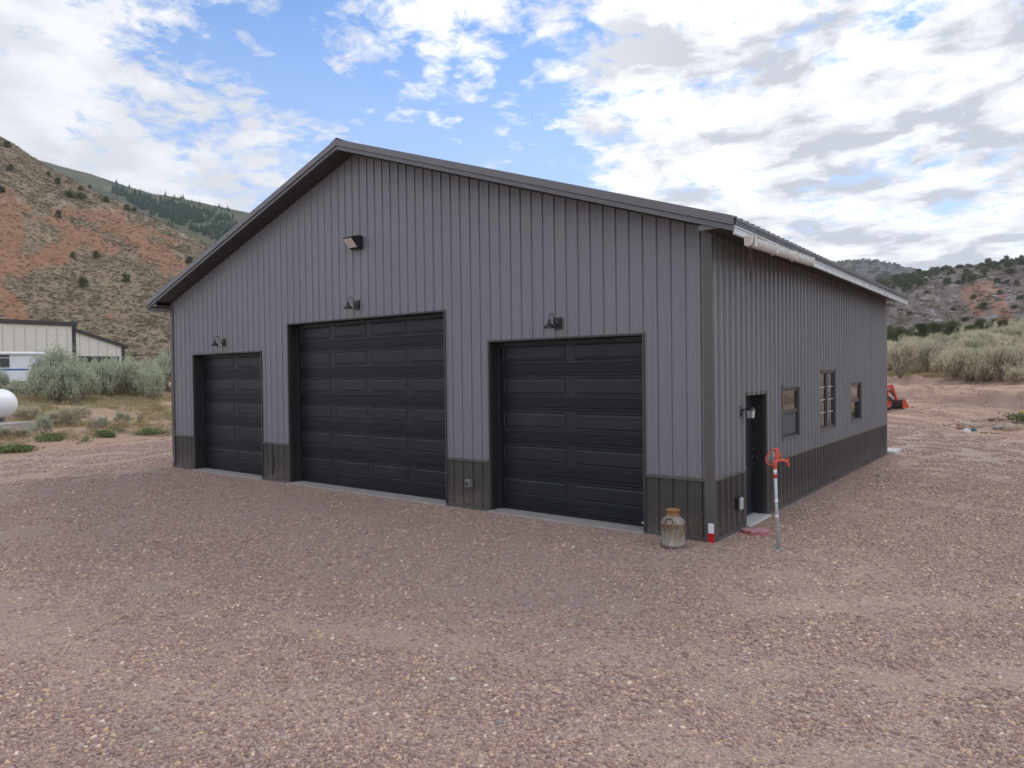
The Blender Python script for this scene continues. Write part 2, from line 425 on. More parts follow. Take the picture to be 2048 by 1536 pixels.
# gravel: patches of real stones
def ico(sub):
    import bmesh
    bm = bmesh.new(); bmesh.ops.create_icosphere(bm, subdivisions=sub, radius=1)
    v = np.array([x.co[:] for x in bm.verts]); f = [[q.index for q in x.verts] for x in bm.faces]; bm.free(); return v, np.array(f)
ICO1 = ico(1); ICO2 = ico(2)
PAL = np.array([(.205, .160, .160), (.26, .20, .19), (.31, .245, .225), (.36, .29, .265), (.36, .265, .215), (.33, .30, .285), (.46, .37, .29), (.50, .395, .265), (.62, .56, .50), (.27, .195, .17)])
PAL = PAL*np.array([1.22, 1.06, .95])
PW = np.array([.12, .14, .18, .14, .11, .11, .09, .045, .025, .08]); PW = PW/PW.sum()
def stone_patch(i, n, rad, smin, smax):
    V = []; F = []; Cc = []; base = 0
    iv, fv = ICO1
    for k in range(n):
        r = rad*math.sqrt(NP.random()); a = NP.random()*2*PI
        s = smin+(smax-smin)*NP.random()**2.2
        sh = np.array([1, .62+.3*NP.random(), .42+.3*NP.random()])*s
        w = iv*(1+.16*NP.standard_normal((len(iv), 1)))*sh
        e = Matrix.Rotation(NP.random()*2*PI, 3, 'Z') @ Matrix.Rotation(NP.normal()*.35, 3, 'X') @ Matrix.Rotation(NP.normal()*.35, 3, 'Y')
        w = w @ np.array(e).T+np.array([r*math.cos(a), r*math.sin(a), s*.18])
        V.append(w); F.append(fv+base); base += len(iv)
        c = PAL[NP.choice(len(PAL), p=PW)]*(.85+.3*NP.random())
        Cc.append(np.repeat(np.append(c, 1)[None], len(iv), 0))
    me = bpy.data.meshes.new(f'gravel_patch_{i}')
    me.from_pydata(np.concatenate(V).tolist(), [], np.concatenate(F).tolist())
    me.polygons.foreach_set('use_smooth', [True]*len(me.polygons))
    a = me.attributes.new('stone', 'FLOAT_COLOR', 'POINT'); a.data.foreach_set('color', np.concatenate(Cc).ravel())
    return me
gm = Mat('gravel_stones')
gm.color(gm.mix(gm.ramp(gm.noise(90, 3, .6), [(.4, 0), (.8, .35)]), gm.attr('stone', 'Color'), (.39, .27, .21))); gm.set(Roughness=.85, Specular_IOR_Level=.3)
GP = proto_coll('gravel_patches', [stone_patch(i, 90, .22, .008, .024) for i in range(14)]+[stone_patch(14+i, 150, .19, .004, .011) for i in range(6)]+[stone_patch(20+i, 9, .30, .018, .034) for i in range(4)], gm.m)
def in_building(x, y, m=.0): return -15.24-m < x < m and -m < y < 12.78+m
def scatter_gravel():
    P = []; Ro = []; S = []; I = []
    def fill(d0, d1, per, sc_, lo=None):
        amax = math.radians(39)
        area = amax*(d1*d1-d0*d0); n = int(area*per)
        for _ in range(n):
            r = math.sqrt(d0*d0+(d1*d1-d0*d0)*R.random()); a = (R.random()*2-1)*amax
            x = CX+FH.x*math.cos(a)*r+RH.x*math.sin(a)*r; y = CY+FH.y*math.cos(a)*r+RH.y*math.sin(a)*r
            if in_building(x, y, .26): continue
            d, k = stone_density(x, y)
            if R.random() > (.12+d**1.6*1.15 if lo != 1 else k): continue
            P.append((x, y, Z(x, y)-.001-(1-d)*.008)); Ro.append((0, 0, R.random()*2*PI)); q = sc_*(.8+.4*R.random()); S.append((q, q, q)); I.append(R.randrange(14) if lo is None else 14+R.randrange(6) if lo == 1 else 20+R.randrange(4))
    fill(2.6, 7.5, 34, 1.0); fill(2.6, 9, 55, 1.0, 1); fill(9, 19, 20, 1.25, 1); fill(2.6, 16, 3.0, 1.0, 2); fill(7.5, 13, 24, 1.05); fill(13, 22, 11, 1.2); fill(22, 36, 5, 1.5)
    for k in range(900):       # clods and stray stones on the dirt beyond the yard
        q = C0+ray(R.uniform(1745, 2090), 800)*R.uniform(24, 50); e = right_e(q.x, q.y)
        if not -.5 < e < 16 or in_building(q.x, q.y, .5): continue
        if fbm(q.x*.3, q.y*.3, 5., 3)+.55*math.exp(-((e-9.2)/1.5)**2) < .05: continue
        g = R.uniform(.7, 2.0); P.append((q.x, q.y, Z(q.x, q.y)-.01)); Ro.append((0, 0, R.random()*6.28)); S.append((g, g, g)); I.append(20+R.randrange(4))
    # thin line of stones against the walls and sills
    for k in range(1100):
        t = R.random()
        if t < .55: x = -15.4+15.5*R.random(); y = -.12-.22*R.random()
        else: x = .12+.25*R.random(); y = 12.8*R.random()
        d, _ = stone_density(x, y)
        if R.random() > d+.25: continue
        P.append((x, y, Z(x, y)-.004)); Ro.append((0, 0, R.random()*6.28)); S.append((.55, .55, .8)); I.append(R.randrange(14))
    o = scatter('gravel', P, Ro, S, I, GP)
    tag(o, 'loose mauve, brown and tan gravel spread over the yard', 'gravel', kind='stuff')
    print('gravel patches', len(P))
scatter_gravel()
# ------------------------------------------------------------------ the shed
W, D, HW = 15.24, 12.78, 4.38         # front -W<=x<=0 at y=0, side at x=0
XR = -W/2; ZTOP = 7.18; ZSOF = 7.0; SL = 1/3
def zroof(x): return ZTOP-abs(x-XR)*SL
def zsof(x): return ZSOF-abs(x-XR)*SL
WZ = .894                              # top of the wainscot
shed = thing('metal_garage', 'large dark grey ribbed metal garage with three black overhead doors', 'garage', (XR, D/2, 0))
P9 = .2286
def prof(lo, hi, off=0.0, deep=False):
    """panel ribs: (pos, depth) along a wall"""
    pts = []
    k0 = math.floor((lo-off)/P9)-1
    for k in range(k0, int((hi-off)/P9)+2):
        c = off+k*P9
        wide = .005 if k % 4 == 0 else 0
        if deep:
            pts += [(c-.036-wide, 0), (c-.022-wide, .042), (c+.022+wide, .042), (c+.036+wide, 0)]
            continue
        pts += [(c-.025-wide, 0), (c-.016-wide, .023), (c+.016+wide, .023), (c+.0255+wide, 0), (c+.0265+wide, -.009), (c+.0305+wide*1.6, -.009), (c+.0315+wide*1.6, 0)]
        for q in (.088, .140):
            pts += [(c+q-.013, 0), (c+q-.006, .0045), (c+q+.006, .0045), (c+q+.013, 0)]
    return pts
def depth_at(pts, x):
    for (a, da), (b, db) in zip(pts, pts[1:]):
        if a <= x <= b: return da+(db-da)*(x-a)/(b-a) if b > a else da
    return 0
def ribbed(mb, lo, hi, zlo, zhi, openings, place, off=0.0, brk=(), deep=False):
    """place(pos, depth, z)->Vector; zhi may be a function; openings: (p0,p1,z0,z1)"""
    pts = prof(lo, hi, off, deep)
    xs = sorted({lo, hi, *[p for p, _ in pts if lo < p < hi], *[o for q in openings for o in q[:2] if lo < o < hi], *[b for b in brk if lo < b < hi]})
    zh = zhi if callable(zhi) else (lambda x: zhi)
    for a, b in zip(xs, xs[1:]):
        if b-a < 1e-6: continue
        m = (a+b)/2; iv = [(zlo, None)]
        for p0, p1, z0, z1 in sorted(openings, key=lambda q: q[2]):
            if p0 < m < p1:
                new = []
                for l, h in iv:
                    if h is not None and h <= z0: new.append((l, h)); continue
                    if z0 > l: new.append((l, z0))
                    new.append((max(z1, l), h))
                iv = new
        da, db = depth_at(pts, a), depth_at(pts, b)
        for l, h in iv:
            ha = zh(a) if h is None else min(h, zh(a)); hb = zh(b) if h is None else min(h, zh(b))
            if ha <= l and hb <= l: continue
            mb.face([place(a, da, l), place(b, db, l), place(b, db, hb), place(a, da, ha)])
DOORS = [(-14.12, -11.05, 3.02, 2, 5, 'small'), (-9.955, -5.135, 3.605, 4, 6, 'large'), (-4.055, -1.07, 2.997, 2, 5, 'right')]
fo = [(a, b, -1, h) for a, b, h, *_ in DOORS]
SD = (1.29, 2.28, 2.05)
WINS = [(3.19, 4.17, 1.22, 2.12), (5.64, 6.90, 1.205, 2.42), (8.41, 9.45, 1.22, 2.12)]
so = [(SD[0], SD[1], -1, SD[2])]+[w for w in WINS]
fr = lambda p, d, z: Vector((p, -d, z)); sd = lambda p, d, z: Vector((d, p, z))
bk = lambda p, d, z: Vector((p, D+d, z)); lf = lambda p, d, z: Vector((-W-d, p, z))
for nm, args in (('wall', [(fr, -W, 0, fo, zsof), (sd, 0, D, so, HW), (bk, -W, 0, [], zsof), (lf, 0, D, [], HW)]),):
    for place, lo, hi, op, top in args:
        mb = MB(); ribbed(mb, lo, hi, WZ, top, op, place, .06, (XR,), place in (sd, lf)); obj('wall', mb, M['siding'], shed)
        cur = lo
        for oa, ob2 in sorted([(q[0], q[1]) for q in op if q[2] < 0])+[(hi, hi)]:
            mb = MB(); ribbed(mb, cur, oa, .03, WZ-.02, [], place, .06, (), place in (sd, lf)); obj('wainscot', mb, M['bronze'], shed); cur = ob2
# wainscot band, base flashing, split at the openings
def runs(lo, hi, ops):
    cur = lo; out = []
    for a, b in sorted(ops):
        out.append((cur, a)); cur = b
    out.append((cur, hi)); return out
mb = MB(); mb2 = MB()
for a, b in runs(-W+.10, -.10, [(d[0]-.045, d[1]+.045) for d in DOORS]):
    mb = MB(); mb2 = MB()
    mb.box(a, b, -.040, .0, WZ-.035, WZ+.012); mb2.box(a, b, -.034, .0, -.05, .05); mb2.box(a, b, -.046, -.034, -.05, .018)
    obj('wainscot_trim', mb, M['trim'], shed, .004); obj('base_flashing', mb2, M['trim'], shed, .003)
for a, b in runs(.10, D-.10, [(SD[0]-.045, SD[1]+.045)]):
    mb = MB(); mb2 = MB()
    mb.box(0, .040, a, b, WZ-.035, WZ+.012); mb2.box(0, .034, a, b, -.05, .05); mb2.box(.034, .046, a, b, -.05, .018)
    obj('wainscot_trim', mb, M['trim'], shed, .004); obj('base_flashing', mb2, M['trim'], shed, .003)
# corner posts
for (x, y) in ((0, 0), (-W, 0), (0, D), (-W, D)):
    sx = 1 if x == 0 else -1; sy = -1 if y == 0 else 1
    mb = MB()
    a, b = sorted((x+sx*.036, x-sx*.10)); c, d = sorted((y+sy*.036, y+sy*.024)); mb.box(a, b, c, d, -.05, HW+.02)
    a, b = sorted((x+sx*.036, x+sx*.024)); c, d = sorted((y+sy*.0235, y-sy*.10)); mb.box(a, b, c, d, -.05, HW+.02)
    obj('corner_trim', mb, M['trim'], shed, .004)
# screws dots on the front panels
mb = MB()
for row, zc in enumerate((1.05, 2.1, 3.15, 4.2, 5.25, 6.2)):
    x = -W+.16
    while x < -.15:
        if zc < zsof(x)-.15 and not any(a-.05 < x < b+.05 and zc < h+.06 for a, b, h, *_ in DOORS):
            mb.box(x-.005, x+.005, -.007, .0, zc-.005, zc+.005)
        x += P9
obj('screw_heads', mb, M['winframe'], shed)
# opening trims, jambs, doors
for a, b, h, nc, ns, which in DOORS:
    mb = MB(); t = .032
    mb.box(a-t, a, -.034, .02, 0, h+t); mb.box(b, b+t, -.034, .02, 0, h+t); mb.box(a, b, -.034, .02, h, h+t)
    obj('opening_trim', mb, M['winframe'], shed, .003)
    mb = MB(); y0, y1 = -.02, .34
    mb.box(a-.012, a+.004, y0+.04, y1, 0, h); mb.box(b-.004, b+.012, y0+.04, y1, 0, h); mb.box(a, b, y0+.04, y1, h-.004, h+.012)
    mb.box(a+.004, a+.05, .20, .255, .03, h-.05); mb.box(b-.05, b-.004, .20, .255, .03, h-.05); mb.box(a+.004, b-.004, .20, .255, h-.07, h-.006)
    obj('jamb', mb, M['jamb'], shed)
    sl = MB(); sl.box(a-.02, b+.02, -.11, .60, -.12, .028); obj('sill', sl, M['concrete'], shed, .008)
    # door leaf: sections with grooves and raised panels
    dr = MB(); yd = .262; x0, x1 = a+.015, b-.015; z0 = .045; hs = (h-.02-z0)/ns
    def strip(zs, ds):
        for (za, da), (zb, db) in zip(zip(zs, ds), zip(zs[1:], ds[1:])):
            dr.face([(x0, yd-da, za), (x1, yd-da, za), (x1, yd-db, zb), (x0, yd-db, zb)])
    pan = MB()
    for k in range(ns):
        zb = z0+k*hs; zs = [zb]; ds = [-.014]
        def add(z, d): zs.append(zb+z*hs); ds.append(d)
        add(.012, -.014); add(.02, 0)
        add(.035, 0); add(.045, .012); add(.075, .012); add(.082, -.004); add(.095, 0)
        for q in (.098, .137, .176, .215, .254, .293):
            add(q+.004, -.007); add(q+.013, -.007); add(q+.018, .0); add(q+.034, .0)
        add(.335, .0); add(.342, -.006); add(.352, .012); add(.385, .012); add(.392, 0)
        add(.99, .0); add(1.0, -.014)
        strip(zs, ds)
        pw = (x1-x0)/nc
        for c in range(nc):
            pa, pb = x0+c*pw+.075, x0+(c+1)*pw-.075; qa, qb = zb+.435*hs, zb+.95*hs
            def ring(g0, d0, g1, d1):
                A = [(pa+g0, qa+g0), (pb-g0, qa+g0), (pb-g0, qb-g0), (pa+g0, qb-g0)]; B = [(pa+g1, qa+g1), (pb-g1, qa+g1), (pb-g1, qb-g1), (pa+g1, qb-g1)]
                for i in range(4):
                    j = (i+1) % 4
                    pan.face([(A[i][0], yd-d0, A[i][1]), (A[j][0], yd-d0, A[j][1]), (B[j][0], yd-d1, B[j][1]), (B[i][0], yd-d1, B[i][1])])
            ring(0, -.001, .006, .010); ring(.006, .010, .012, .010); ring(.012, .010, .022, .002); ring(.022, .002, .040, .003); ring(.040, .003, .056, .009)
            g = .056; pan.face([(pa+g, yd-.009, qa+g), (pb-g, yd-.009, qa+g), (pb-g, yd-.009, qb-g), (pa+g, yd-.009, qb-g)])
    d = obj('garage_door', dr, M['door'], shed)
    obj('door_panels', pan, M['door'], d)
    sb = MB(); sb.box(x0, x1, yd-.012, yd+.03, .034, .05); obj('bottom_seal', sb, M['black'], d)
    if which != 'small':
        st = MB(); st.box(x1-.155, x1-.06, yd-.018, yd-.010, .075, .105); obj('maker_sticker', st, M['tapew'], d)
# a pull cord hanging from the big door head
mb = MB(); mb.tube([(-7.43, -.03, 3.60), (-7.43, -.03, 3.36)], .004, 5); mb.lathe([(0, -.03), (.012, -.02), (.010, .02), (0, .03)], (-7.43, -.03, 3.34), 8)
obj('pull_cord', mb, M['chain'], shed)
# dent in the wainscot between the small and the big door
mb = MB()
for k in range(8):
    za, zb = .16+k*.085, .16+(k+1)*.085
    wa, wb = .004+.022*math.sin(PI*k/8), .004+.022*math.sin(PI*(k+1)/8)
    xa, xb = -10.66+.03*math.sin(k*.55), -10.66+.03*math.sin((k+1)*.55)
    mb.face([(xa-wa, -.0225, za), (xa+wa, -.0285, za), (xb+wb, -.0285, zb), (xb-wb, -.0225, zb)])
    mb.face([(xa+wa, -.0285, za), (xa+wa+.02, -.019, za), (xb+wb+.02, -.019, zb), (xb+wb, -.0285, zb)])
obj('dented_rib', mb, M['black'], shed)
# entry door on the long side
mb = MB(); t = .05
mb.box(-.02, .036, SD[0]-t, SD[0], 0, SD[2]+t); mb.box(-.02, .036, SD[1], SD[1]+t, 0, SD[2]+t); mb.box(-.02, .036, SD[0], SD[1], SD[2], SD[2]+t)
obj('opening_trim', mb, M['winframe'], shed, .003)
mb = MB(); mb.box(-.30, -.02, SD[0]-.012, SD[0]+.01, 0, SD[2]); mb.box(-.30, -.02, SD[1]-.01, SD[1]+.012, 0, SD[2]); mb.box(-.30, -.02, SD[0]+.01, SD[1]-.01, SD[2]-.01, SD[2]+.01); mb.box(-.33, -.301, SD[0]-.2, SD[1]+.2, 0, SD[2]+.2)
obj('jamb', mb, M['jamb'], shed)
mb = MB(); xd = -.17; mb.box(xd-.045, xd, SD[0]+.012, SD[1]-.012, .05, SD[2]-.012)
ed = obj('entry_door', mb, M['door'], shed, .003)
mb = MB()
for za, zb in ((.16, .78), (.90, 1.32), (1.44, 1.92)):
    for ya, yb in ((SD[0]+.10, SD[0]+.46), (SD[0]+.53, SD[1]-.10)):
        for q, dd in ((0, .009), (.05, .007)):
            mb.box(xd, xd+dd, ya+q, yb-q, za+q, za+q+.018); mb.box(xd, xd+dd, ya+q, yb-q, zb-q-.018, zb-q)
            mb.box(xd, xd+dd-.001, ya+q, ya+q+.018, za+q+.018, zb-q-.018); mb.box(xd, xd+dd-.001, yb-q-.018, yb-q, za+q+.018, zb-q-.018)
obj('door_panels', mb, M['door'], ed)
mb = MB(); Mr = Matrix.Rotation(PI/2, 3, 'Y'); mb.lathe([(.03, 0), (.03, .01), (.012, .012), (.012, .04), (.028, .05), (.024, .075), (0, .08)], (xd, SD[1]-.09, .98), 14, Mr); obj('handle', mb, M['black'], ed)
mb = MB(); mb.lathe([(.028, 0), (.026, .02), (0, .022)], (xd, SD[1]-.09, 1.12), 12, Mr); obj('deadbolt', mb, M['black'], ed)
mb = MB(); mb.box(-.32, .10, SD[0]-.02, SD[1]+.02, -.1, .035); obj('sill', mb, M['paleconc'], shed, .006)
mb = MB(); mb.box(xd+.001, xd+.004, SD[0]+.13, SD[0]+.40, .42, .432); obj('scuff_strip', mb, M['lightgrey'], ed)
# windows
def rectframe(mb, x0, x1, ya, yb, za, zb, w):
    mb.box(x0, x1, ya, ya+w, za, zb); mb.box(x0, x1, yb-w, yb, za, zb); mb.box(x0, x1, ya+w, yb-w, za, za+w); mb.box(x0, x1, ya+w, yb-w, zb-w, zb)
for i, (ya, yb, za, zb) in enumerate(WINS):
    f = MB(); rectframe(f, -.02, .034, ya-.035, yb+.035, za-.035, zb+.035, .035)
    f.box(.0341, .044, ya-.04, yb+.04, zb+.008, zb+.036)
    wn = obj('window', f, M['trim'], shed, .004)
    g = MB(); rectframe(g, -.075, .018, ya, yb, za, zb, .036); obj('frame', g, M['winframe'], wn, .003)
    bx = MB(); bx.box(-.62, -.60, ya-.3, yb+.3, za-.3, zb+.3); bx.box(-.6, -.09, ya-.3, ya-.28, za-.3, zb+.3); bx.box(-.6, -.09, yb+.28, yb+.3, za-.3, zb+.3)
    obj('dark_recess', bx, M['jamb'], wn)
    if i != 1:
        zm = (za+zb)/2+.01
        s = MB(); s.box(-.065, .010, ya+.0365, yb-.0365, zm-.022, zm+.022); rectframe(s, -.03, .008, ya+.0365, yb-.0365, zm+.0225, zb-.0365, .028); obj('sash', s, M['winframe'], wn, .002)
        p = MB(); p.box(-.008, -.004, ya+.06, yb-.06, zm+.03, zb-.06); obj('pane', p, M['glass'], wn)
        p = MB(); p.box(-.040, -.036, ya+.037, yb-.046, za+.046, zm-.023); obj('pane', p, M['glass'], wn)
        if i == 0:
            p = MB(); p.box(-.022, -.019, ya+.037, yb-.046, za+.046, zm-.023); obj('insect_screen', p, M['screen'], wn)
        else:
            p = MB(); p.box(-.075, -.070, ya+.046, yb-.30, za+.046, zm-.023); obj('blind', p, M['blind'], wn)  # pale sheet paints the sky reflected in the lower pane
    else:
        ym = (ya+yb)/2
        s = MB(); s.box(-.075, .022, ym-.055, ym+.055, za+.0365, zb-.0365); obj('mullion', s, M['winframe'], wn, .003)
        for la, lb in ((ya+.0365, ym-.0555), (ym+.0555, yb-.0365)):
            sh = MB(); rectframe(sh, -.03, .006, la, lb, za+.0365, zb-.0365, .028); sash = obj('sash', sh, M['winframe'], wn, .002)
            p = MB(); p.box(-.012, -.008, la+.03, lb-.03, za+.076, zb-.076); obj('pane', p, M['glass'], wn)
            mt = MB(); hz = (zb-za-.152)/4
            for k in range(1, 4): mt.box(-.006, .001, la+.028, lb-.03, za+.076+k*hz-.008, za+.076+k*hz+.008)
            mt.box(-.0065, .0016, (la+lb)/2-.007, (la+lb)/2+.007, za+.076, zb-.076)
            obj('muntins', mt, M['muntin'], wn)
# roof
OX, OY = .50, .42
def roof_side(sgn):
    mb = MB(); pts = [(-OY, 0)]+[q for q in prof(-OY, D+OY, .05) if -OY < q[0] < D+OY]+[(D+OY, 0)]
    xe = XR+sgn*(W/2+OX+.03)
    for (a, da), (b, db) in zip(pts, pts[1:]):
        mb.face([(XR, a, zroof(XR)+da*1.1), (XR, b, zroof(XR)+db*1.1), (xe, b, zroof(xe)+db*1.1), (xe, a, zroof(xe)+da*1.1)])
        mb.face([(xe, a, zroof(xe)+da*1.1), (xe, b, zroof(xe)+db*1.1), (xe, b, zroof(xe)-.025), (xe, a, zroof(xe)-.025)])
    mb.face([(XR, -OY, zroof(XR)-.025), (xe, -OY, zroof(xe)-.025), (xe, D+OY, zroof(xe)-.025), (XR, D+OY, zroof(XR)-.025)])
    obj('roof_panels', mb, M['roof'], shed)
for s_ in (1, -1): roof_side(s_)
mb = MB()
for sg in (1, -1):
    x1 = XR+sg*.22
    mb.face([(XR, -OY-.03, ZTOP+.055), (x1, -OY-.03, zroof(x1)+.035), (x1, D+OY+.03, zroof(x1)+.035), (XR, D+OY+.03, ZTOP+.055)])
    mb.face([(x1, -OY-.03, zroof(x1)+.035), (x1, -OY-.03, zroof(x1)+.02), (x1, D+OY+.03, zroof(x1)+.02), (x1, D+OY+.03, zroof(x1)+.035)])
obj('ridge_cap', mb, M['roof'], shed)
for y0, dr_ in ((-OY, -1), (D+OY, 1)):
    for sg in (1, -1):
        mb = MB(); xe = XR+sg*(W/2+OX)
        def seg(o0, o1, t0, t1):
            ya, yb = sorted((y0+dr_*t0, y0+dr_*t1)); rings = []
            for x in (XR, xe): rings.append([(x, ya, zroof(x)+o0), (x, yb, zroof(x)+o0), (x, yb, zroof(x)+o1), (x, ya, zroof(x)+o1)])
            mb.loft(rings, True, True, sm=False)
        seg(-.105, .022, 0, .045)
        seg(-.178, -.1055, -.02, .018)
        seg(-.183, -.168, .0185, .034)
        obj('rake_trim', mb, M['rake'], shed, .004)
        sf = MB(); xw = XR+sg*W/2; ya, yb = sorted((0 if dr_ < 0 else D, y0))
        n = 44
        for k in range(n):      # soffit boards as shallow ribs along the rake
            xa, xb = XR+(xw-XR)*k/n, XR+(xw-XR)*(k+1)/n; xm = xa+(xb-xa)*.85
            sf.face([(xa, ya, zsof(xa)), (xm, ya, zsof(xm)), (xm, yb, zsof(xm)), (xa, yb, zsof(xa))])
            sf.face([(xm, ya, zsof(xm)+.008), (xb, ya, zsof(xb)+.008), (xb, yb, zsof(xb)+.008), (xm, yb, zsof(xm)+.008)])
        obj('soffit', sf, M['soffit'], shed)
for sg in (1, -1):
    xw = 0 if sg > 0 else -W; xe = xw+sg*OX
    mb = MB(); zs = HW+.005
    n = 6
    for k in range(n):
        xa, xb = xw+(xe-xw)*k/n, xw+(xe-xw)*(k+1)/n; xm = xa+(xb-xa)*.8
        mb.face([(xa, -OY+.02, zs), (xm, -OY+.02, zs), (xm, D+OY, zs), (xa, D+OY, zs)]); mb.face([(xm, -OY+.02, zs+.008), (xb, -OY+.02, zs+.008), (xb, D+OY, zs+.008), (xm, D+OY, zs+.008)])
    obj('soffit', mb, M['soffit'], shed)
    mb = MB(); zt = zroof(XR+W/2+OX)
    a, b = sorted((xe-sg*.02, xe+sg*.004)); mb.box(a, b, -OY, D+OY, 4.25, 4.37)
    a, b = sorted((xe+sg*.0045, xe+sg*.018)); mb.box(a, b, -OY, D+OY, 4.25, 4.275); mb.box(a, b, -OY, D+OY, 4.345, 4.37)
    obj('fascia', mb, M['fascia'], shed, .003)
    mb = MB(); a, b = sorted((xe-sg*.02, xe+sg*.022)); mb.box(a, b, -OY, D+OY, 4.3705, zt-.026); obj('eave_flashing', mb, M['darktrim'], shed)
    mb = MB(); a, b = sorted((xw, xe-sg*.02)); mb.box(a, b, -OY+.001, -OY+.019, HW-.02, zsof(xw)-.03); obj('eave_return', mb, M['rake'], shed)
# reflector tape on the two front corners
for x in (0, -W):
    for (za, zb, mm, nm) in ((.135, .275, 'tapew', 'white_reflector'), (-.005, .135, 'taper', 'red_reflector')):
        mb = MB()
        if x == 0: mb.box(-.050, .0355, -.0385, -.0365, za, zb)
        else: mb.box(-W-.0385, -W-.0365, -.02, .07, za, zb); mb.box(-W-.0365, -W-.012, -.0385, -.0365, za, zb)
        obj(nm, mb, M[mm], shed)
# outlets
mb = MB(); mb.box(-4.615, -4.485, -.085, -.02, .395, .535); ob = obj('outlet_box', mb, M['grey'], shed, .006)
mb = MB(); mb.box(-4.595, -4.505, -.105, -.086, .405, .525); obj('cover', mb, M['grey'], ob, .006)
mb = MB(); mb.box(-4.572, -4.528, -.112, -.1055, .43, .50); obj('latch', mb, M['black'], ob)
mb = MB(); mb.box(.02, .085, .80, .93, .36, .51); ob = obj('outlet_box', mb, M['black'], shed, .006)
mb = MB(); mb.box(.0855, .125, .815, .915, .345, .525); obj('cover', mb, M['lightgrey'], ob, .012)

# ------------------------------------------------------------------ lamps on the walls (each its own thing)
def barn_lamp(label, x, z):
    t = thing('barn_lamp', label, 'wall lamp', (x, -.02, z), 0, 'gooseneck lamps over the garage doors'); t.scale = (.8, .8, .8)
    mb = MB(); mb.box(-.095, .095, -.045, .0, -.115, .115); obj('back_plate', mb, M['black'], t, .006, world=False)
    Mx = Matrix.Rotation(PI/2, 3, 'X'); mb = MB(); mb.lathe([(.075, .045), (.072, .062), (.05, .074), (0, .078)], (0, 0, -.01), 20, Mx); obj('canopy', mb, M['black'], t, world=False)
    mb = MB(); pts = []
    for k in range(5): pts.append((0, -.07-.075*k/4, -.015+.01*k*k/4))
    for k in range(13):
        a = -PI*.25+PI*1.25*k/12; pts.append((0, -.245-.085*math.cos(a)+.0, .10+.095*math.sin(a)) if False else (0, -.235+.085*math.cos(a), .10+.085*math.sin(a)))
    pts.append((0, -.32, .03)); obj('arm', (mb.tube(pts, .0085, 8) or mb), M['black'], t, world=False)
    mb = MB(); mb.lathe([(.0, .055), (.022, .05), (.034, .03), (.038, .0), (.05, -.035), (.085, -.06), (.108, -.085), (.122, -.118), (.125, -.12)], (0, -.32, -.0), 24); sh = obj('lamp_shade', mb, M['black'], t, world=False)
    mb = MB(); mb.lathe([(.121, -.1195), (.100, -.090), (.07, -.062), (.03, -.04), (0, -.038)], (0, -.32, 0), 24); mb.lathe([(0, -.105), (.026, -.095), (.03, -.07), (.016, -.045)], (0, -.32, 0), 14)
    obj('inner_reflector', mb, M['inner'], sh, world=False)
    return t
barn_lamp('black gooseneck barn lamp above the right overhead door', -2.59, 3.255)
barn_lamp('black gooseneck barn lamp above the tall middle overhead door', -7.54, 3.89)
barn_lamp('black gooseneck barn lamp above the farthest, leftmost overhead door', -12.61, 3.305)
t = thing('flood_light', 'black wall flood light with pale sloped lens high under the gable', 'flood light', (-7.5, -.02, 5.16))
mb = MB(); poly = [(0, -.13), (0, .13), (-.07, .14), (-.29, .085), (-.30, .065), (-.13, -.115), (-.09, -.135)]
mb.prism(poly, -.14, .14, lambda p, q, a: Vector((a, p, q))); obj('housing', mb, M['black'], t, .01, world=False)
mb = MB(); e0 = Vector((0, -.292, .048)); e1 = Vector((0, -.145, -.108)); nrm = Vector((0, -.72, -.69))
mb.face([e0+Vector((-.122, 0, 0))+nrm*.006, e0+Vector((.122, 0, 0))+nrm*.006, e1+Vector((.122, 0, 0))+nrm*.006, e1+Vector((-.122, 0, 0))+nrm*.006]); mb.box(-.125, .125, -.004, .004, -.107, .107, Matrix.Translation((e0+e1)/2) @ Matrix.Rotation(math.atan2(-.147, -.156)+PI, 4, 'X'))
obj('lens', mb, M['lens'], t, world=False)
t = thing('porch_lantern', 'small black porch lantern with clear glass beside the entry door', 'lantern', (.03, 1.06, 1.82))
mb = MB(); Mr = Matrix.Rotation(PI/2, 3, 'Y'); mb.lathe([(.055, 0), (.055, .012), (.03, .03), (0, .034)], (0, 0, 0), 18, Matrix(((0, 0, 1), (0, 1, 0), (-1.6, 0, 0)))); obj('back_plate', mb, M['black'], t, world=False)
mb = MB(); mb.tube([(.03, 0, .02), (.09, 0, .03), (.14, 0, .06), (.16, 0, .065)], .012, 8); obj('arm', mb, M['black'], t, world=False)
mb = MB(); mb.lathe([(.0, .08), (.02, .075), (.05, .05), (.075, .025), (.075, .015)], (.16, 0, 0), 4, Matrix.Rotation(PI/4, 3, 'Z')); cap = obj('lantern_cap', mb, M['black'], t, world=False)
mb = MB(); mb.lathe([(.062, .015), (.056, -.10), (.0, -.10)], (.16, 0, 0), 4, Matrix.Rotation(PI/4, 3, 'Z')); mb.smooth = [False]*len(mb.smooth); obj('glass_body', mb, M['lglass'], t, world=False)
mb = MB()
for k in range(4):
    a = k*PI/2; c = Vector((.16+.064*math.cos(a), .064*math.sin(a), 0)); b_ = Vector((.16+.058*math.cos(a), .058*math.sin(a), -.10)); mb.tube([c+Vector((0, 0, .02)), b_], .004, 5)
obj('lantern_bars', mb, M['grey'], t, world=False)
mb = MB(); mb.lathe([(0, -.02), (.02, -.03), (.022, -.06), (.012, -.085), (.012, -.1)], (.16, 0, 0), 12); obj('bulb', mb, M['white'], t, world=False)

